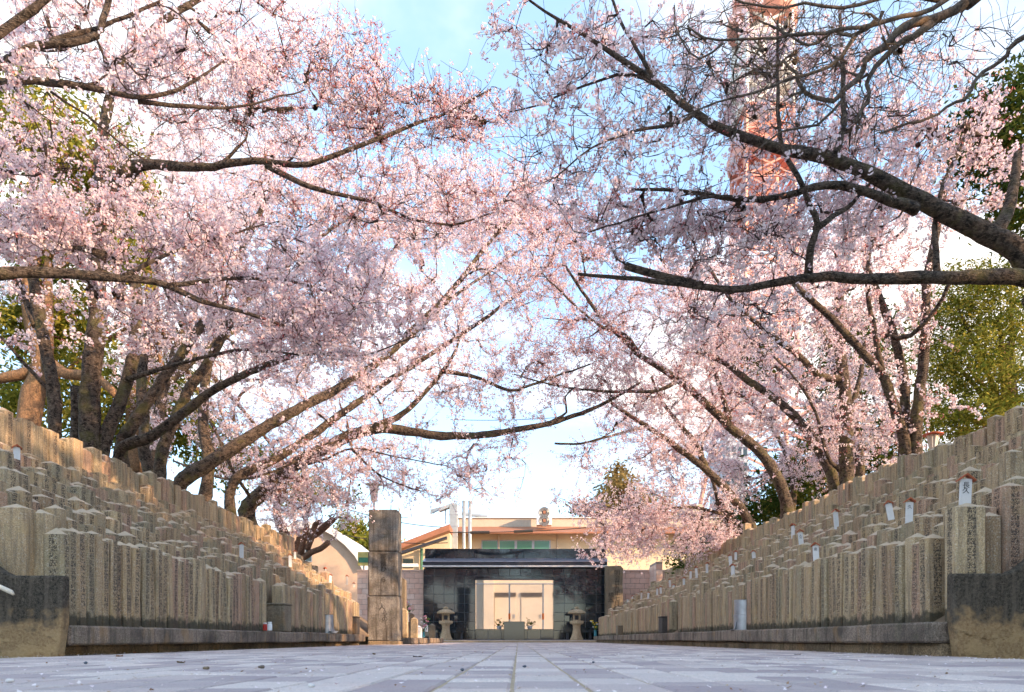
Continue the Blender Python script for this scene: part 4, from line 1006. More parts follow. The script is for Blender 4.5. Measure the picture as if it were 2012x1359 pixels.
# --- left: pruned old tree beyond the end of the bank
t = Tree(17)
t.limb([('w', -9.6, 25.5, 1.8), (575, 1090, 25.5), (590, 1060, 25.5), (620, 1050, 25.2), (655, 1020, 25)], .22, .12)
t.limb([(575, 1090, 25.5), (560, 1050, 25.5), (545, 1010, 25.6), (548, 960, 25.8)], .22, .12)
t.limb([('w', -9.0, 25.0, 1.8), (590, 1100, 25), (612, 1085, 24.8), (630, 1078, 24.6), (646, 1065, 24.5)], .16, .10)
t.limb([(590, 1090, 25), (598, 1050, 24.8), (603, 1030, 24.8)], .12, .09)
t.limb([(603, 1080, 24.9), (615, 1050, 24.8), (620, 1030, 24.7), (628, 1025, 24.6)], .12, .09)
t.limb([(603, 1030, 24.8), (585, 1000, 24.8), (560, 980, 24.8)], .05, .03)
t.spray([(600, 1010, 110, 40, 23.6, 25.6, 36), (610, 980, 80, 50, 24, 26, 22), (540, 960, 90, 60, 25, 27, 26), (660, 960, 90, 50, 24, 26, 22), (500, 860, 160, 80, 25, 28, 50), (660, 840, 140, 80, 25, 28, 40), (620, 700, 170, 90, 25, 28, 40)])
t.bloom(twigs=(4, 7), tl=(.25, .8), step=.09, flowers=5, fsize=.0235, ball=.05, bud=.12, far=True)
t.build('cherry_tree', 'hard-pruned old cherry tree with stub limbs left of the stone pillar', (-9.6, 25.5, 1.8), CH, 'stump_bark')

# --- left: deep row further back filling the warm haze of blossom
t = Tree(18)
t.limb([('w', -12.5, 24, 2.6), (300, 900, 24), (320, 760, 24), (380, 600, 24.2), (450, 460, 24.5)], .3, .1)
t.limb([(320, 760, 24), (420, 680, 24.4), (540, 600, 25), (680, 500, 25.6), (800, 420, 26)], .15, .04)
t.limb([(360, 640, 24.2), (300, 500, 24), (280, 380, 24), (300, 260, 24)], .13, .05)
t.spray([(420, 700, 220, 160, 22.5, 26, 80), (560, 500, 220, 150, 23, 27, 90), (340, 440, 150, 150, 22.5, 26, 45), (820, 400, 170, 110, 24, 28, 60), (480, 300, 200, 100, 23, 26, 50), (430, 880, 140, 60, 22.5, 25, 24), (640, 720, 150, 90, 24, 27, 40)])
t.bloom(twigs=(5, 9), tl=(.3, .9), step=.09, flowers=5, fsize=.0285, ball=.065, bud=.10, far=True)
t.build('cherry_tree', 'hazy pink cherry tree in the back row behind the left-hand stems', (-12.5, 24, 2.6), CH)

# --- right, nearest: forked giant outside the right edge
t = Tree(21)
t.limb([('w', 7.3, 9.6, 2.3), ('w', 7.2, 9.6, 3.4), (2090, 620, 9.6), (2050, 560, 9.5)], .36, .30)
t.limb([(2060, 575, 9.5), (2000, 495, 9.4), (1955, 465, 9.4), (1880, 428, 9.3), (1790, 380, 9.2), (1700, 332, 9.1), (1620, 300, 9.0), (1540, 287, 8.9), (1430, 255, 8.8), (1370, 220, 8.75), (1310, 178, 8.7), (1240, 130, 8.6), (1160, 75, 8.5), (1100, 38, 8.5), (1040, 0, 8.4)], .205, .012)
t.limb([(2060, 580, 9.5), (2012, 548, 9.3), (1900, 546, 9.2), (1800, 546, 9.1), (1700, 549, 9.0), (1600, 545, 8.9), (1500, 563, 8.8), (1440, 572, 8.75), (1360, 560, 8.7), (1280, 552, 8.65), (1135, 538, 8.6)], .14, .018)
t.limb([(1380, 560, 8.7), (1300, 545, 8.8), (1230, 522, 8.9)], .05, .045)
t.limb([(1588, 545, 8.9), (1590, 490, 8.8), (1603, 448, 8.75), (1585, 410, 8.7), (1562, 350, 8.65), (1532, 280, 8.6), (1530, 150, 8.6), (1528, 40, 8.6)], .06, .014)
t.limb([(1603, 448, 8.75), (1640, 425, 8.9), (1668, 405, 9.0), (1720, 350, 9.2)], .05, .014)
t.limb([(1800, 410, 9.2), (1730, 385, 9.0), (1660, 365, 8.9), (1600, 370, 8.8), (1540, 390, 8.7), (1480, 395, 8.7), (1420, 388, 8.6), (1330, 372, 8.6), (1240, 372, 8.6)], .085, .014)
t.limb([(1500, 395, 8.7), (1400, 385, 8.5), (1320, 405, 8.4), (1250, 425, 8.3), (1160, 455, 8.2)], .03, .008)
t.limb([(1310, 178, 8.7), (1240, 145, 8.8), (1150, 165, 8.9), (1060, 205, 9.0), (1000, 220, 9.1)], .032, .008)
t.limb([(1370, 220, 8.75), (1320, 250, 8.6), (1240, 262, 8.5), (1160, 290, 8.4), (1090, 350, 8.3)], .03, .007)
t.limb([(1290, 165, 8.7), (1240, 80, 8.8), (1215, 30, 8.9), (1195, -20, 9)], .035, .015)
t.limb([(1640, 305, 9.0), (1660, 240, 9.2), (1655, 130, 9.4), (1650, 20, 9.6)], .055, .02)
t.limb([(1955, 462, 9.4), (1985, 400, 9.5), (2000, 300, 9.6)], .12, .05)
t.limb([(1842, 548, 9.12), (1834, 470, 9.3), (1832, 440, 9.4), (1850, 360, 9.7), (1900, 250, 10)], .05, .02)
t.spray([(1300, 150, 240, 130, 8.8, 9.8, 40), (1180, 330, 170, 110, 8.4, 9.6, 30), (1490, 170, 180, 150, 9.3, 10.4, 56), (1780, 210, 190, 150, 9.6, 11.2, 95), (1900, 320, 140, 130, 9.9, 11.4, 50), (1480, 440, 240, 70, 9.0, 10.2, 70),
         (1380, 480, 180, 50, 8.9, 9.9, 26), (1720, 430, 150, 60, 9.6, 10.8, 26), (1600, 330, 160, 60, 9.4, 10.4, 20), (1080, 60, 110, 50, 8.3, 9.2, 11), (1060, 170, 90, 60, 8.5, 9.4, 9), (1280, 430, 120, 60, 8.6, 9.6, 20), (1420, 620, 110, 60, 9.0, 10, 12)])
t.spray([(1200, 120, 200, 110, 8.1, 8.9, 70), (1150, 320, 150, 110, 8.0, 8.8, 50), (1450, 330, 200, 110, 8.1, 8.9, 60), (1380, 480, 200, 60, 8.2, 8.9, 50), (1450, 640, 150, 60, 8.3, 8.9, 30), (1700, 250, 150, 110, 8.6, 9.4, 40)], True)
t.bloom(twigs=(3, 6), tl=(.15, .55), step=.08, flowers=6, fsize=.0185, ball=.040, bud=.14)
t.build('cherry_tree', 'nearest right cherry tree, forked giant limbs reaching in from the right edge', (7.3, 9.6, 2.3), CH)

# --- right, top corner: bare twisting tree
t = Tree(22)
t.limb([('w', 8.2, 7.2, 2.3), ('w', 8.0, 7.2, 5.0), (2300, 60, 7.2), (2150, -120, 7.2), (1990, -60, 7.1), (1900, 5, 7.0)], .25, .065)
for pts, a, b in (
    ([(1900, 5, 7.0), (1850, 36, 7.0), (1800, 48, 6.95), (1765, 70, 6.9), (1745, 95, 6.9), (1715, 112, 6.9), (1700, 130, 6.9), (1698, 150, 6.85), (1685, 170, 6.85), (1660, 190, 6.8), (1640, 205, 6.8), (1600, 200, 6.8), (1570, 178, 6.8), (1560, 150, 6.8), (1540, 120, 6.8)], .055, .014),
    ([(1830, 42, 7.0), (1800, 70, 6.9), (1770, 90, 6.9), (1730, 130, 6.9), (1712, 160, 6.9), (1712, 190, 6.85), (1690, 225, 6.8), (1680, 240, 6.8)], .042, .012),
    ([(1990, -60, 7.1), (1900, -30, 6.8), (1840, 5, 6.7), (1780, 22, 6.6), (1700, 45, 6.5), (1650, 52, 6.45), (1600, 65, 6.4), (1550, 70, 6.4), (1500, 78, 6.4), (1420, 85, 6.3), (1390, 78, 6.3), (1350, 50, 6.3)], .036, .007),
    ([(1720, 40, 6.5), (1680, 70, 6.6), (1640, 62, 6.6), (1610, 92, 6.6), (1570, 90, 6.6), (1540, 60, 6.6), (1490, 40, 6.6)], .022, .007),
    ([(1680, 70, 6.6), (1650, 110, 6.6), (1600, 140, 6.5), (1540, 150, 6.5), (1470, 180, 6.4), (1400, 200, 6.4), (1340, 230, 6.4)], .024, .006),
    ([(1850, 0, 6.8), (1760, -10, 6.7), (1660, 10, 6.6), (1580, 0, 6.6), (1500, 15, 6.5), (1420, -10, 6.5)], .026, .008),
    ([(1420, 85, 6.3), (1380, 110, 6.3), (1340, 70, 6.3), (1325, 10, 6.3)], .012, .006),
    ([(1660, 190, 6.8), (1610, 240, 6.8), (1540, 250, 6.7), (1480, 300, 6.7)], .018, .006),
    ([(2150, -120, 7.2), (2080, 20, 7.3), (2000, 80, 7.4), (1985, 110, 7.45), (1960, 130, 7.5), (1920, 165, 7.5), (1900, 190, 7.5), (1860, 202, 7.5), (1830, 228, 7.5), (1790, 240, 7.5), (1730, 262, 7.5)], .040, .010)):
    t.limb(pts, a, b, .05)
t.spray([(1500, 90, 200, 90, 6.2, 7.2, 130), (1650, 110, 170, 100, 6.4, 7.4, 90), (1420, 190, 170, 70, 6.3, 7, 60), (1600, 220, 190, 70, 6.6, 7.3, 60), (1850, 70, 140, 80, 6.8, 7.6, 50)])
t.tw = []
g = t.rg
for e, d, c in t.ends:
    for q in range(3):
        dd = d+g.normal(size=3)*.7; p = e+np.linspace(0, 1, 4)[:, None]*dd*.16+np.concatenate(([[0, 0, 0]], g.normal(size=(3, 3))*.012)); t.tw.append((p, np.array((.003, .0026, .0022, .0018))))
t.build('bare_tree', 'leafless grey tree with twisting branches hanging into the top right corner', (8.2, 7.2, 2.3), None, 'grey_bark')

# --- right: slender multi-stem tree by the lamp
t = Tree(23)
t.limb([('w', 7.25, 13.6, ZB), (1783, 880, 13.5), (1765, 815, 13.4), (1742, 745, 13.3), (1700, 695, 13.2), (1660, 650, 13.1), (1620, 610, 13.0), (1585, 580, 12.9), (1560, 555, 12.9)], .17, .05)
t.limb([('w', 7.25, 13.6, ZB), (1795, 870, 13.5), (1808, 760, 13.5), (1818, 660, 13.5), (1822, 560, 13.5), (1838, 480, 13.5), (1850, 400, 13.6), (1880, 300, 13.8)], .17, .05)
t.limb([('w', 7.25, 13.7, ZB), (1775, 860, 13.7), (1778, 760, 13.8), (1768, 715, 13.8), (1738, 620, 13.9), (1700, 520, 14)], .16, .06)
t.limb([(1735, 735, 13.3), (1712, 620, 13.3), (1705, 540, 13.3), (1715, 460, 13.4)], .07, .03)
t.limb([(1740, 660, 13.4), (1790, 660, 13.1), (1850, 590, 12.8), (1870, 545, 12.6), (1910, 530, 12.5)], .05, .03)
t.spray([(1740, 560, 110, 100, 12.8, 14.2, 45), (1800, 640, 60, 60, 12.8, 14, 10), (1640, 560, 110, 90, 12.8, 14, 32), (1760, 420, 130, 90, 13, 14.4, 40), (1740, 760, 60, 100, 13, 14, 18), (1850, 800, 60, 20, 13, 13.8, 8), (1760, 860, 80, 60, 13.2, 14.6, 14), (1620, 450, 110, 80, 13, 14.4, 24)])
t.bloom(twigs=(3, 6), step=.07, flowers=6, fsize=.019, ball=.039, bud=.26)
t.build('cherry_tree', 'slender multi-stemmed cherry tree beside the red-capped lamp', (7.25, 13.6, ZB), CH)

# --- right: upright trunk in the middle of the right-hand group
t = Tree(24)
t.limb([('w', 7.4, 16.6, ZB), (1662, 900, 16.6), (1662, 800, 16.6), (1655, 720, 16.6), (1650, 640, 16.6), (1655, 540, 16.7), (1680, 420, 16.9)], .24, .08)
t.limb([(1655, 745, 16.6), (1605, 735, 16.4), (1570, 700, 16.2), (1530, 670, 16.1), (1490, 635, 16.0), (1440, 590, 16), (1390, 520, 16)], .11, .03)
t.limb([(1668, 820, 16.6), (1690, 740, 16.8), (1700, 660, 17)], .09, .04)
t.limb([(1655, 930, 16.6), (1625, 890, 16.4), (1600, 810, 16.2), (1560, 740, 16), (1520, 700, 15.8)], .06, .02)
t.limb([('w', 7.3, 17.0, ZB), (1640, 940, 17), (1590, 850, 17.2), (1530, 790, 17.4), (1470, 750, 17.6), (1420, 710, 17.8), (1370, 690, 18)], .22, .06)
t.spray([(1560, 640, 170, 120, 15.6, 18, 75), (1430, 560, 140, 90, 15.6, 17.5, 50), (1580, 820, 110, 80, 15.8, 17.6, 40), (1700, 700, 80, 120, 16, 18, 22), (1640, 440, 150, 100, 16, 18, 40), (1400, 700, 110, 70, 16.5, 18.5, 36), (1690, 860, 60, 70, 16, 18, 18)])
t.bloom(twigs=(4, 8), tl=(.25, .7), step=.08, flowers=5, fsize=.0205, ball=.042, bud=.16, far=True)
t.build('cherry_tree', 'upright-trunked cherry tree in the middle of the right-hand group', (7.4, 16.6, ZB), CH)

# --- right: bud-red tree with limbs reaching left across the centre
t = Tree(25)
t.limb([('w', 7.2, 20.4, ZB), (1545, 1000, 20.2), (1520, 930, 20), (1480, 880, 19.9), (1430, 840, 19.8), (1380, 790, 19.7), (1320, 740, 19.6), (1260, 700, 19.5), (1200, 640, 19.5), (1150, 580, 19.6), (1110, 520, 19.8)], .26, .03)
t.limb([(1330, 750, 19.6), (1280, 770, 19.3), (1200, 770, 19.1), (1120, 762, 19), (1060, 750, 19), (1010, 735, 19)], .07, .015)
t.limb([(1260, 700, 19.5), (1230, 660, 19.2), (1180, 640, 19), (1100, 570, 19), (1050, 520, 19.2)], .07, .015)
t.limb([(1440, 850, 19.8), (1400, 720, 19.8), (1370, 640, 20), (1330, 560, 20.2), (1280, 480, 20.4)], .10, .03)
t.spray([(1280, 660, 180, 90, 18.6, 20.6, 130), (1130, 690, 130, 80, 18.6, 20, 60), (1130, 570, 120, 80, 19, 20.6, 45), (1300, 540, 170, 90, 19, 21, 60), (1400, 780, 110, 60, 19, 20.6, 36), (1230, 800, 120, 50, 18.8, 20.2, 36), (1090, 480, 110, 80, 19, 21, 40), (1180, 420, 110, 60, 19.2, 21, 26)])
t.bloom(twigs=(4, 8), tl=(.25, .7), step=.075, flowers=4, fsize=.0205, ball=.042, bud=.45, far=True, up=.35)
t.build('cherry_tree', 'red-budded cherry tree reaching left across the centre of the picture', (7.2, 20.4, ZB), CH)

# --- right: sunlit leaning trunks over the far posts
t = Tree(26)
t.limb([('w', 7.3, 23.2, ZB), (1476, 1035, 23), (1450, 990, 22.9), (1420, 952, 22.8), (1380, 915, 22.7), (1340, 885, 22.6), (1300, 855, 22.5), (1260, 830, 22.4), (1200, 790, 22.4)], .26, .05)
t.limb([(1385, 915, 22.7), (1365, 870, 22.9), (1340, 840, 23), (1300, 790, 23.2), (1280, 740, 23.4)], .12, .04)
t.limb([('w', 7.1, 23.6, 2.2), (1460, 1070, 23.4), (1430, 1010, 23.2), (1410, 985, 23.1)], .2, .15)
t.limb([(1430, 1012, 23.2), (1400, 1005, 22.9), (1355, 995, 22.6), (1290, 1002, 22.4), (1220, 1000, 22.2), (1160, 988, 22)], .075, .010)
t.limb([(1410, 985, 23.1), (1400, 940, 23.2), (1380, 880, 23.4), (1400, 830, 23.6), (1420, 800, 23.8)], .07, .03)
t.limb([(1260, 840, 22.4), (1200, 855, 22), (1140, 870, 21.8), (1090, 871, 21.6)], .05, .03)
t.spray([(1310, 1048, 140, 45, 21.6, 24, 95), (1225, 1012, 105, 32, 21.4, 23, 40), (1330, 980, 130, 50, 21.8, 24, 50), (1230, 880, 120, 60, 21.8, 23.4, 50), (1350, 840, 140, 70, 22, 24, 55), (1120, 985, 50, 8, 21.4, 22.4, 6), (1400, 1035, 60, 45, 22, 24, 20), (1280, 780, 130, 60, 22, 24, 36), (1175, 1080, 45, 22, 21.4, 22.6, 8), (1230, 1072, 60, 28, 21.4, 22.8, 18)])
t.bloom(twigs=(5, 9), tl=(.25, .75), step=.08, flowers=5, fsize=.0225, ball=.05, bud=.10, far=True)
t.build('cherry_tree', 'leaning sunlit cherry tree whose low branches hang over the gate roof', (7.3, 23.2, ZB), CH)

# --- right: back row
t = Tree(27)
t.limb([('w', 11.5, 25, 2.6), (1690, 950, 25), (1680, 840, 25), (1640, 720, 25.2), (1600, 600, 25.5)], .26, .08)
t.limb([(1680, 850, 25), (1600, 780, 25.2), (1520, 720, 25.6), (1440, 640, 26)], .13, .04)
t.limb([('w', 9.6, 26.5, 2.6), (1560, 960, 26.5), (1540, 880, 26.5), (1500, 820, 26.8), (1450, 760, 27)], .2, .06)
t.spray([(1600, 720, 190, 150, 24, 27, 95), (1520, 880, 170, 90, 24.5, 27.5, 90), (1430, 780, 130, 120, 25, 28, 60), (1380, 940, 120, 70, 25.5, 28, 40), (1700, 860, 90, 110, 24, 26.5, 34), (1350, 640, 150, 120, 25, 28, 45), (1560, 500, 150, 90, 24.5, 27, 34)])
t.bloom(twigs=(5, 9), tl=(.3, .9), step=.09, flowers=5, fsize=.0285, ball=.065, bud=.06, far=True)
t.build('cherry_tree', 'pale pink cherry tree filling the gaps behind the right-hand trunks', (11.5, 25, 2.6), CH)

# ------------------------------------------------------------------ evergreen and background trees
def leafy_tree(name, label, base, trunk_pts, r0, r1, clumps, mat, seed, leaf=.10, n=9000, bark='camphor_bark', group=None, limbs=()):
    """clumps: (centre xyz, radii xyz) ellipsoids of foliage; leaves lie in small sprigs through the outer volume"""
    g = np.random.default_rng(seed); o = empty(name, base, label, 'tree', group); off = np.array(base)
    ch = []
    for pts, a, b in [(trunk_pts, r0, r1)]+list(limbs):
        c = catmull([np.array(p) for p in pts], .4); ch.append((c-off, np.linspace(a, b, len(c))))
    for c, rd in clumps:   # a limb into each clump
        c = np.array(c); b = np.array(trunk_pts[-1]); b = b if len(trunk_pts) < 3 else np.array(trunk_pts[-2])
        p = catmull([b, (b+c)/2+np.array((0, 0, .3)), c], .4); ch.append((p-off, np.linspace(r1*.7, .03, len(p))))
    tube_obj('trunk', ch, 8, M[bark], o)
    vol = np.array([rd[0]*rd[1]*rd[2] for _, rd in clumps]); vol = vol**.7; cnts = (n*vol/vol.sum()).astype(int)
    C = []; Nn = []
    for (c, rd), k in zip(clumps, cnts):
        ns = max(8, k//22); d = g.normal(size=(ns, 3)); d /= np.linalg.norm(d, axis=1, keepdims=True); rr = .35+.75*g.random((ns, 1))
        sp = np.array(c)+d*rr*np.array(rd)*(1+.22*np.sin(d[:, :1]*5+d[:, 1:2]*4+c[0]))
        sp = np.repeat(sp, 22, 0); C.append(sp+g.normal(size=sp.shape)*leaf*2.3*np.array((1, 1, .6))); Nn.append(np.repeat(d, 22, 0))
    C = np.concatenate(C); nn = np.concatenate(Nn)*.6+g.normal(size=C.shape)*.6; nn[:, 2] += .5; nn /= np.linalg.norm(nn, axis=1, keepdims=True)
    a = np.cross(nn, g.normal(size=nn.shape)); a /= np.linalg.norm(a, axis=1, keepdims=True); b = np.cross(nn, a); s = leaf*(.6+.7*g.random((len(C), 1)))
    V = np.stack((C-a*s, C+b*s*.38, C+a*s, C-b*s*.38), 1)
    rn = np.clip(np.repeat(np.repeat(g.random(len(C)//22+1), 22)[:len(C)]*.6+g.random(len(C))*.4, 4), 0, 1)
    me = np_mesh('crown', V.reshape(-1, 3)-off, np.arange(len(V)*4), np.full(len(V), 4), [M[mat]], attrs={'rnd': rn}); link(bpy.data.objects.new('crown', me), o)
    return o
def clump_px(lst):
    return [(tuple(P(x, y, Y)), (rx*Y/F, rd, ry*Y/F)) for x, y, rx, ry, Y, rd in lst]
EG = 'evergreen trees behind the terraces'
# right-hand evergreens in view
leafy_tree('evergreen_tree', 'yellow-green evergreen tree behind the right bank at the picture edge', (15.2, 22.5, 2.6), [(15.2, 22.5, 2.6), (15.0, 22.4, 6), (14.6, 22.2, 9)], .35, .2,
    clump_px([(1960, 620, 90, 90, 21.5, 1.6), (1880, 600, 70, 70, 22, 1.4), (1985, 760, 80, 90, 21, 1.5), (1900, 720, 75, 70, 21.5, 1.4), (1850, 690, 55, 70, 22.5, 1.2), (1930, 840, 90, 60, 21, 1.4), (1860, 820, 60, 60, 22, 1.2), (1985, 540, 60, 40, 22.5, 1.3)]), 'leaf_yellow', 41, .062, 34000, group=EG)
leafy_tree('evergreen_tree', 'dark evergreen tree filling the gaps behind the right-hand cherry trunks', (12.6, 29, 2.6), [(12.6, 29, 2.6), (12.4, 29, 6), (12.0, 29, 8.5)], .3, .15,
    clump_px([(1700, 860, 120, 90, 28.5, 2), (1580, 930, 110, 60, 29, 2), (1680, 700, 100, 100, 29, 2), (1500, 1010, 80, 50, 29.5, 1.5), (1760, 940, 90, 60, 28, 1.6), (1480, 700, 70, 50, 30, 1.5)]), 'leaf_green', 42, .13, 16000, group=EG)
leafy_tree('evergreen_tree', 'deep green tree crown showing at the upper right picture edge', (18.5, 20.5, 2.6), [(18.5, 20.5, 2.6), (18, 20.5, 9), (16.5, 20.2, 13.5)], .35, .2,
    clump_px([(1985, 260, 80, 110, 19.5, 1.6), (1930, 260, 60, 60, 20, 1.3), (2020, 390, 60, 80, 19.5, 1.4)]), 'leaf_green', 43, .10, 9000, group=EG)
leafy_tree('shrub', 'low green bushes at the foot of the right-hand cherry trees', (8.9, 27.5, 2.2), [(8.9, 27.5, 2.2), (8.9, 27.5, 2.8)], .06, .04,
    clump_px([(1400, 1060, 60, 30, 27.5, 1.2), (1370, 1095, 60, 25, 27, 1), (1470, 1040, 70, 40, 28, 1.2), (1550, 985, 70, 40, 27.5, 1.2)]), 'leaf_green', 44, .09, 6000)
# left-hand old camphor trees, sunlit orange trunks
leafy_tree('camphor_tree', 'old camphor tree with sunlit orange trunk at the far left', (-14.5, 22, 2.6), [tuple(P(45, 930, 21.5)), tuple(P(65, 770, 21.5)), tuple(P(85, 720, 21.5)), tuple(P(60, 560, 21.5)), tuple(P(110, 400, 21.5))], .36, .20,
    clump_px([(60, 250, 110, 90, 21.5, 1.8), (180, 330, 90, 80, 22, 1.6), (90, 470, 110, 70, 22, 1.6), (240, 480, 70, 70, 22.5, 1.4), (40, 640, 80, 70, 22.5, 1.5), (130, 620, 80, 60, 23, 1.5), (250, 360, 60, 60, 22, 1.3)]), 'leaf_yellow', 45, .11, 18000, group=EG,
    limbs=[([tuple(P(85, 720, 21.5)), tuple(P(40, 735, 21.5)), tuple(P(-30, 750, 21.5))], .2, .12), ([tuple(P(80, 700, 21.5)), tuple(P(130, 735, 21)), tuple(P(190, 740, 21)), tuple(P(240, 790, 21))], .2, .1), ([tuple(P(95, 700, 21.5)), tuple(P(95, 560, 21.4)), tuple(P(88, 420, 21.4))], .14, .07)])
leafy_tree('camphor_tree', 'second camphor tree with warm trunk behind the left-hand stems', (-14, 25, 2.6), [tuple(P(270, 930, 25)), tuple(P(272, 760, 25)), tuple(P(300, 620, 25)), tuple(P(280, 460, 25))], .38, .18,
    clump_px([(60, 790, 130, 70, 26, 2), (230, 800, 120, 80, 26.5, 2), (330, 830, 120, 70, 26, 1.8), (150, 700, 100, 60, 27, 1.8), (330, 720, 70, 60, 27, 1.5), (600, 960, 90, 40, 30, 1.5), (450, 900, 100, 50, 28, 1.5)]), 'leaf_yellow', 46, .12, 16000, group=EG)
# unseen trees added right of and behind the viewer to shade the foreground
for i, (x, y, h, sc) in enumerate(((11.5, 3.2, 11.5, 1.0), (12.5, -3.5, 9.5, 1.2), (14.5, -11, 10, 1.3), (20, -7, 11, 1.3), (9.0, -9.5, 8.5, 1.0), (18, 1.5, 12, 1.2), (10.2, -1.0, 9, .9), (13.8, .3, 9.5, 1.2))):
    leafy_tree('evergreen_tree', 'unseen evergreen tree added for shade on the right terrace, %s from the viewer' % ('nearest', 'second', 'third', 'fourth', 'fifth', 'sixth', 'seventh', 'eighth')[i], (x, y, 0), [(x, y, 0), (x, y, 3), (x+.2, y, h*.55)], .4, .2,
        [((x+random.gauss(0, 1.3)*sc, y+random.gauss(0, 1.3)*sc, h*(.32+.62*j/7)), (1.9*sc*(1.15-.5*j/7), 1.9*sc*(1.15-.5*j/7), 1.3)) for j in range(8)], 'leaf_green', 60+i, .22, 6000, group=EG)
# far trees by the buildings
leafy_tree('round_tree', 'round yellow-green tree between the stone pillar and the arched hall', tuple(P(690, 1200, 60)*np.array((1, 1, 0))), [tuple(P(690, 1250, 60)), tuple(P(690, 1100, 60)), tuple(P(690, 1060, 60))], .3, .15,
    clump_px([(700, 1060, 40, 28, 60, 2), (670, 1075, 35, 25, 60, 2), (735, 1065, 40, 30, 60, 2), (690, 1035, 30, 18, 60, 1.6), (760, 1085, 30, 24, 60, 1.5)]), 'leaf_yellow', 47, .22, 5000)
leafy_tree('conifer', 'dark pointed conifer above the buildings right of centre', tuple(P(1222, 1200, 80)*np.array((1, 1, 0))), [tuple(P(1215, 1250, 80)), tuple(P(1213, 1000, 80)), tuple(P(1212, 915, 80))], .35, .1,
    clump_px([(1213, 920, 10, 14, 80, .6), (1210, 945, 18, 16, 80, 1), (1205, 970, 22, 18, 80, 1.4), (1200, 1000, 28, 25, 80, 2)]), 'leaf_ochre', 48, .25, 3500)
leafy_tree('round_tree', 'golden-green bushy tree above the cream building, right of centre', tuple(P(1240, 1200, 70)*np.array((1, 1, 0))), [tuple(P(1245, 1250, 70)), tuple(P(1245, 1050, 70)), tuple(P(1245, 980, 70))], .35, .12,
    clump_px([(1225, 965, 40, 30, 70, 2), (1255, 985, 40, 30, 70, 2), (1205, 1000, 45, 25, 70, 2), (1140, 1000, 25, 14, 72, 1.6), (1290, 1000, 50, 40, 70, 2), (1340, 1040, 60, 40, 70, 2), (1400, 1060, 60, 40, 68, 2)]), 'leaf_ochre', 49, .24, 7000)

# ------------------------------------------------------------------ small things on the banks and the kerbs
def row_of(px, py):
    side = -1 if px < CX else 1; fx, tops = (FXL, TOPL) if side < 0 else (FXR, TOPR); q = (CY-py)/abs(px-CX); best = None
    for i in range(NROW):
        X = abs(fx)+i*RS+.08; e = abs((tops[i]-H)/X-q)
        if best is None or e < best[0]: best = (e, X, tops[i], i)
    Y = best[1]*F/abs(px-CX); return side*best[1], Y, best[2]
PLQ = [(1775, 1030, 60, 'leaning plaque'), (1742, 1018, 42, ''), (1638, 1042, 52, ''), (1554, 1058, 34, ''), (1570, 1079, 42, ''), (1597, 1099, 44, ''), (1433, 1113, 26, ''), (1443, 1102, 20, ''), (1437, 1132, 28, ''),
       (1478, 1097, 14, ''), (1387, 1128, 30, ''), (1367, 1138, 26, ''), (1355, 1137, 22, ''), (1342, 1148, 20, ''), (1315, 1152, 18, ''), (1322, 1156, 12, ''), (1297, 1164, 16, ''), (1290, 1166, 16, ''), (1272, 1178, 22, ''), (1259, 1176, 22, ''), (1251, 1180, 16, ''), (1242, 1186, 16, ''), (1232, 1188, 14, ''),
       (45, 912, 36, ''), (479, 1094, 34, ''), (573, 1116, 32, ''), (582, 1100, 22, ''), (641, 1138, 24, ''), (651, 1146, 22, ''), (683, 1150, 24, ''), (697, 1154, 10, '')]
def plaque(loc, hgt, w, label, txt, tilt, yaw):
    o = empty('memorial_plaque', loc, label, 'plaque', 'red-roofed wooden plaques on the posts'); o.rotation_euler = (0, tilt, yaw); hb = hgt*.82
    MB().cbox(-w/2, w/2, -.008, .008, -.02, hb, .002).build('board', M['plaque_white'], o)
    for s in (-1, 1):
        m = MB(); a = R(38); L = w*.95
        m.add([(0, -.03, hgt), (s*L*math.cos(a), -.03, hgt-L*math.sin(a)), (s*L*math.cos(a), .03, hgt-L*math.sin(a)), (0, .03, hgt), (0, -.03, hgt-.014), (s*L*math.cos(a), -.03, hgt-L*math.sin(a)-.012), (s*L*math.cos(a), .03, hgt-L*math.sin(a)-.012), (0, .03, hgt-.014)],
              [(0,1,2,3),(7,6,5,4),(0,4,5,1),(1,5,6,2),(2,6,7,3),(3,7,4,0)])
        m.build('roof_slat', M['plaque_roof'], o)
    if txt: text_mesh('lettering', txt, w*.62, M['ink'], o, (0, -.0095, hb*.86), (R(90), 0, 0), .0005, .8)
plaque(WHITE_POST, .225, .085, 'largest red-roofed white plaque, standing on the broad whitish post', '長久', .04, -.15)
PL_TXT = ['久', '', '', '', '人々', '南'] + ['']*40
lr = {-1: 0, 1: 0}
for i, (px, py, hp, _) in enumerate(PLQ):
    X, Y, z = row_of(px, py); Y = Y-.1; s = -1 if px < CX else 1
    lr[s] += 1
    plaque((X, Y, z+.005), max(.13, min(.27, hp*Y/F*.85)), .065 if Y < 16 else .058, 'small red-roofed white plaque on the %s posts, %s from the near end' % ('left' if s < 0 else 'right', ORD(lr[s])), PL_TXT[i], random.gauss(0, .05)+(-.12 if i == 1 else 0), random.gauss(0, .35)-(.3*s))

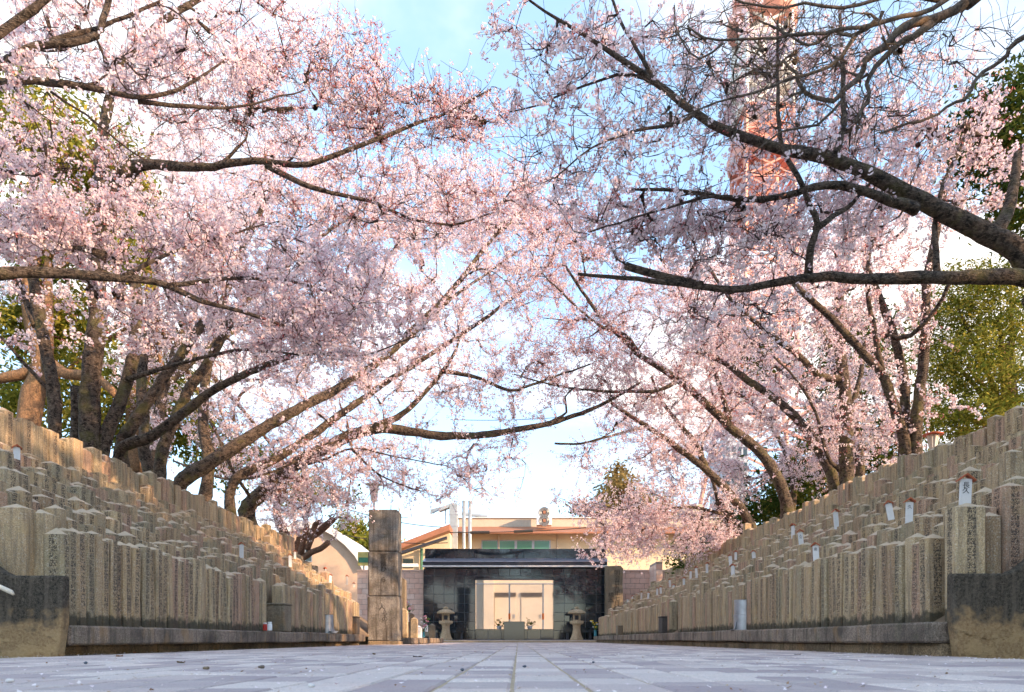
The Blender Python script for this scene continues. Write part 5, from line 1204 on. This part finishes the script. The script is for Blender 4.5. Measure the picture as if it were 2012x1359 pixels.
def metal_can(px, py, hpx, wpx, label, dish=False):
    X = (XR+.17) if px > CX else (XL-.17); Y = abs(X)*F/abs(px-CX); s_ = Y/F; z = .247 if px < CX else .262; h, r = hpx*s_, wpx*s_/2
    o = empty('metal_cylinder', (X, Y, z+.006), label, 'metal cylinder', 'galvanised cylinders on the kerbs')
    MB().lathe([(r*1.04, 0), (r*1.04, h*.46), (r*1.05, h*.47), (r*1.05, h*.50), (r*.98, h*.51), (r*.98, h-.01), (r*1.0, h), (r*.93, h), (r*.93, h*.6)], 28).build('drum', M['galvanised'], o, smooth=False)
    for k in range(4):
        a = k*math.pi/2+.5; m = MB(); c_, s2 = math.cos(a), math.sin(a)
        m.prism([(r*1.05, .004), (r*1.4, .004), (r*1.05, h*.32)], -.004, .004); m.v = [(x*c_-y*s2, x*s2+y*c_, z_) for x, y, z_ in m.v]; m.build('foot_gusset', M['galvanised'], o)
    MB().lathe([(r*1.42, -.002), (r*1.42, .004)], 28).build('base_ring', M['galvanised'], o)
    if dish: 
        d = empty('white_dish', (X+.16, Y-.12, z+.006), 'white enamel dish beside the left metal cylinder', 'dish'); MB().lathe([(.05, 0), (.085, .035), (.09, .04), (.075, .04)], 16).build('bowl', M['plastic_white'], d)
metal_can(1462, 1237, 59, 38, 'large galvanised metal cylinder on the right kerb'); metal_can(643, 1243, 36, 24, 'smaller galvanised metal cylinder on the left kerb', True)

def block(px0, px1, pyt, x, z, d, label, mat, cat='stone block'):
    Y = abs(x)*F/abs((px0+px1)/2-CX); w = (px1-px0)*Y/F; h = (CY-pyt)*Y/F+H-z
    o = empty('stone_block', (x, Y, z+.005), label, cat)
    MB().cbox(-w*.5, w*.5, -d/2, d/2, 0, h, .012).build('body', M[mat], o)
    MB().cbox(-w*.53, w*.53, -d*.55, d*.55, h+.003, h+.03, .008).build('cap', M[mat], o); return o, Y, h
block(520, 566, 1190, -3.76, .247, .36, 'squat granite offering box set into the left front row', 'box_granite')
block(681, 704, 1214, -3.78, .247, .34, 'dark granite box near the far end of the left kerb', 'dark_granite')
block(1297, 1330, 1214, 3.34, .262, .42, 'dark granite box set into the right front row', 'dark_granite')
block(1212, 1230, 1231, 3.26, .262, .4, 'small grey granite box on the far right kerb', 'box_granite')
def jar(px, Y, z, r, h, mat, label):
    o = empty('jar', ((px-CX)*Y/F, Y, z), label, 'jar'); MB().lathe([(r*.9, 0), (r, h*.15), (r, h*.65), (r*.7, h*.8)], 14).build('body', M[mat], o); MB().lathe([(r*.75, h*.8+.002), (r*.8, h*.84), (r*.8, h)], 14).build('lid', M['plastic_white'], o)
jar(521, 10.35, .255, .030, .11, 'plastic_red', 'small red jar in the gap of the left front row'); jar(530, 10.3, .255, .034, .12, 'plastic_white', 'small white jar in the gap of the left front row')
hr = empty('handrail', tuple(P(0, 1160, 5.6)), 'stub of a pale rounded handrail on the left end wall', 'handrail'); a0 = P(0, 1160, 5.6)
MB().tube([tuple(P(-60, 1128, 5.6)-a0), tuple(P(0, 1153, 5.6)-a0), tuple(P(22, 1163, 5.6)-a0), tuple(P(27, 1168, 5.6)-a0)], [.018, .018, .018, .010], 10).build('bar', M['lamp_cream'], hr, smooth=True)
MB().tube([tuple(P(-30, 1141, 5.6)-a0), tuple(P(-30, 1165, 5.6)-a0), tuple(P(-30, 1172, 5.7)-a0)], .012, 8).build('bracket', M['fence_steel'], hr)
# vases with flowers and small stones beyond the pillar
def vase(px, py, Y, mat, fl, label, h=.25):
    x = (px-CX)*Y/F; z = H-(py-CY)*Y/F; o = empty('flower_vase', (x, Y, z), label, 'vase'); MB().lathe([(.05, 0), (.06, .02), (.055, h*.8), (.065, h)], 12).build('vase', M[mat], o)
    m = MB(); s_ = MB()
    for k in range(9):
        a, b = random.gauss(0, .09), random.gauss(0, .07); zz = h+random.uniform(.08, .36); s_.tube([(0, 0, h*.7), (a*.5, b*.5, (h+zz)/2), (a, b, zz)], .006, 4)
        bl = MB().lathe([(.012, 0), (.045, .02), (.04, .045), (.01, .05)], 7, (a, b, zz)).build('flower_head', M[fl if k % 3 else 'plaque_white'], o)
    for k in range(14):
        a, b, zz = random.gauss(0, .07), random.gauss(0, .06), h+random.uniform(.02, .22); s_.add([(a, b, zz), (a+.04, b+.01, zz+.03), (a+.07, b+.02, zz+.08), (a+.02, b+.02, zz+.05)], [(0,1,2,3)])
    prop(s_.build('stems', M['stem_green'], o), kind='stuff')
vase(1170, 1250, 30.2, 'plastic_blue', 'flower_yellow', 'vase of yellow flowers at the far end of the right kerb'); vase(800, 1222, 23, 'plastic_white', 'flower_pink', 'vase of pink and white flowers just right of the stone pillar')
vase(832, 1252, 27.5, 'plastic_blue', 'flower_pink', 'blue vase at the far end of the left kerb', .2); vase(838, 1241, 28, 'plastic_white', 'flower_pink', 'small pink bouquet in front of the left lantern')
for i, (px, pyt, Y, w, m_, lb) in enumerate(((786, 1139, 21, .34, 'box_granite', 'tall slim stone marker right behind the stone pillar'), (792, 1200, 20.4, .26, 'lantern_granite', 'sunlit stone post right of the stone pillar'), (807, 1208, 24, .24, 'dark_granite', 'dark slate marker on the far left kerb'),
        (814, 1217, 23.5, .22, 'lantern_granite', 'short sunlit stone post on the far left kerb'), (849, 1229, 28.5, .24, 'box_granite', 'small square stone beside the left lantern'), (823, 1233, 25, .2, 'plastic_white', 'pale stone vase-holder on the far left kerb'))):
    x = (px-CX)*Y/F; h = H+(CY-pyt)*Y/F-.17; o = empty('stone_marker', (x, Y, .17), lb, 'stone marker')
    MB().cbox(-w/2, w/2, -w*.4, w*.4, 0, h, .015).build('shaft', M[m_], o); MB().lathe([(w*.60, h+.003), (w*.5, h+.03), (.01, h+.08)], 4).build('top', M[m_], o)

# red-capped lamp on the right terrace, lamp behind the pillar, utility wires
def lamp(px, pyt, pyb, Y, zb, rw, label, capm):
    x = (px-CX)*Y/F; zt = H+(CY-pyt)*Y/F; zl = H+(CY-pyb)*Y/F; o = empty('street_lamp', (x, Y, zb), label, 'lamp'); zt -= zb; zl -= zb
    MB().lathe([(.05, 0), (.045, zl-.002)], 10).build('post', M['fence_steel'], o)
    MB().lathe([(rw*.55, zl), (rw*.6, zl+.02), (rw, zt-.05), (rw*.9, zt-.04)], 10).build('shade', M['lamp_cream'], o)
    for k in range(10): 
        a = 2*math.pi*(k+.5)/10; MB().tube([(rw*.62*math.cos(a), rw*.62*math.sin(a), zl+.02), (rw*1.02*math.cos(a), rw*1.02*math.sin(a), zt-.05)], .006, 4).build('rib', M['white_trim'], o)
    MB().lathe([(rw*1.75, zt-.045), (rw*1.8, zt-.03), (rw*1.1, zt-.005), (.02, zt+.02)], 16).build('cap', M[capm], o)
lamp(1833, 850, 882, 14.2, 2.4, .105, 'lamp with cream shade and flat red cap behind the right bank', 'lamp_red')
lamp(735, 950, 985, 30, 0, .20, 'street lamp with tapering cream shade behind the stone pillar', 'lamp_cream')
def wire(a, b, sag, label):
    a, b = np.array(a), np.array(b); u = np.linspace(0, 1, 14)[:, None]; p = a+(b-a)*u; p[:, 2] -= sag*4*(u*(1-u))[:, 0]
    o = empty('overhead_wire', tuple(a), label, 'wire', 'utility wires near the buildings'); MB().tube([tuple(q-a) for q in p], .028, 5).build('cable', M['wire_black'], o); return o, p, a
wire(P(640, 985, 45), P(884, 1036, 49), .35, 'upper black utility wire running from the left trees to the duct')
wire(P(640, 1042, 45), P(880, 1066, 45.8), .3, 'lower black utility wire left of the duct')
o, p, a = wire(P(884, 1046, 45), P(1330, 1018, 48), .25, 'utility wire with black sleeves crossing the cream building')
for u0, u1 in ((.085, .165), (.27, .35)):
    MB().tube([tuple((p[0]+(p[-1]-p[0])*u)+np.array((0, 0, -.25*4*u*(1-u)))-a) for u in (u0, u1)], .09, 8).build('sleeve', M['wire_black'], o)
wire(P(885, 824, 60), P(1150, 815, 60), .2, 'thin wire crossing the gap of sky above the path')
t_ = empty('utility_pole', tuple(P(785, 1256, 44)*np.array((1, 1, 0))), 'thin grey utility pole beside the stone pillar', 'pole'); MB().lathe([(.09, 0), (.06, 8.0)], 8).build('shaft', M['fence_steel'], t_); MB().tube([(-.5, 0, 7.4), (.5, 0, 7.4)], .03, 5).build('crossarm', M['fence_steel'], t_)

# ------------------------------------------------------------------ litter on the path: petals (uncountable), single leaves and pebbles
v, fl, sz, rn = [], [], [], []
g = np.random.default_rng(5)
for i in range(4200):
    Y = 1.7+28*g.random()**1.6; X = -3.6+6.8*g.random()
    if g.random() < .35: X = XLB+.03+abs(g.normal(0, .12)) if g.random() < .5 else XRB-.03-abs(g.normal(0, .12))
    s = g.uniform(.004, .009); a = g.random()*6.28; c = np.array((X, Y, .004+.003*g.random())); d1 = np.array((math.cos(a), math.sin(a), g.normal(0, .25)))*s; d2 = np.array((-math.sin(a), math.cos(a), g.normal(0, .25)))*s*.7
    n0 = len(v); v += [c-d1, c+d2, c+d1+np.array((0, 0, .003)), c-d2]; fl += [n0, n0+1, n0+2, n0+3]; sz.append(4); rn += [g.random()]*4
prop(link(bpy.data.objects.new('fallen_petals', np_mesh('fallen_petals', v, fl, sz, [M['litter']], attrs={'rnd': rn}))), 'fallen petals and bits of litter strewn over the paving', 'petals', kind='stuff')
for i, (px, py, L, ht, mt, nm, lb) in enumerate(((235, 1291, .05, .02, 'camphor_bark', 'fallen_leaf', 'curled brown leaf near the left end wall'), (820, 1292, .07, .012, 'fan_dark', 'fallen_leaf', 'dark flat leaf on the paving left of centre'), (735, 1287, .05, .018, 'leaf_ochre', 'fallen_leaf', 'curled green-brown leaf on the paving before the pillar'),
      (355, 1304, .07, .012, 'leaf_ochre', 'fallen_leaf', 'pale yellow leaf on the left paving'), (265, 1283, .06, .008, 'rust_red', 'fallen_leaf', 'reddish leaf at the foot of the left kerb'), (1567, 1287, .05, .008, 'fan_dark', 'fallen_leaf', 'dark leaf on the paving below the right kerb'))):
    Y = H*F/(py-CY); x = (px-CX)*Y/F; o = empty(nm, (x, Y, .005), lb, 'leaf'); m = MB(); n = 6
    top = [(-L/2+L*k/n, .28*L*math.sin(math.pi*k/n)) for k in range(n+1)]
    vv = []; 
    for a, b in top: vv += [(a, -b, .002+ht*(abs(a)/L)**1.5*2), (a, 0, .0), (a, b, .002+ht*.8*math.sin(a*9/L+1)**2)]
    m.add(vv, [(3*k, 3*k+3, 3*k+4, 3*k+1) for k in range(n)]+[(3*k+1, 3*k+4, 3*k+5, 3*k+2) for k in range(n)]); m.build('blade', M[mt], o)
    MB().tube([(-L/2, 0, .002), (-L*.75, .004, .012)], .0012, 4).build('stalk', M['camphor_bark'], o); o.rotation_euler.z = random.random()*6
for i, (px, py, r_, mt, lb) in enumerate(((1030, 1312, .007, 'pebble', 'dark pebble on the centre paving joint'), (908, 1319, .007, 'pebble', 'dark bluish pebble left of the centre joint'), (1166, 1303, .006, 'pebble', 'small dark pebble right of centre'), (612, 1352, .007, 'plaque_white', 'whitish pebble at the lower picture edge'), (20, 1342, .008, 'plaque_white', 'round white pebble at the lower left corner'),
      (405, 1316, .009, 'box_granite', 'buff pebble on the left paving'), (514, 1314, .010, 'kerb_granite', 'rough grey-brown pebble left of centre'), (168, 1305, .008, 'pebble', 'small dark chip on the near left paving'), (1640, 1325, .009, 'plaque_white', 'pale petal-like chip on the right paving'))):
    Y = H*F/(py-CY); x = (px-CX)*Y/F; bm = bmesh.new(); bmesh.ops.create_icosphere(bm, subdivisions=2, radius=r_*1.1)
    for q in bm.verts: q.co = Vector((q.co.x*1.25, q.co.y, q.co.z*.75))*(1+.18*math.sin(q.co.x*400+i)+.1*random.random())
    me = bpy.data.meshes.new('pebble'); bm.to_mesh(me); bm.free(); me.materials.append(M[mt]); o = bpy.data.objects.new('pebble', me); o.location = (x, Y, .003+r_*.6); link(o); prop(o, lb, 'pebble')
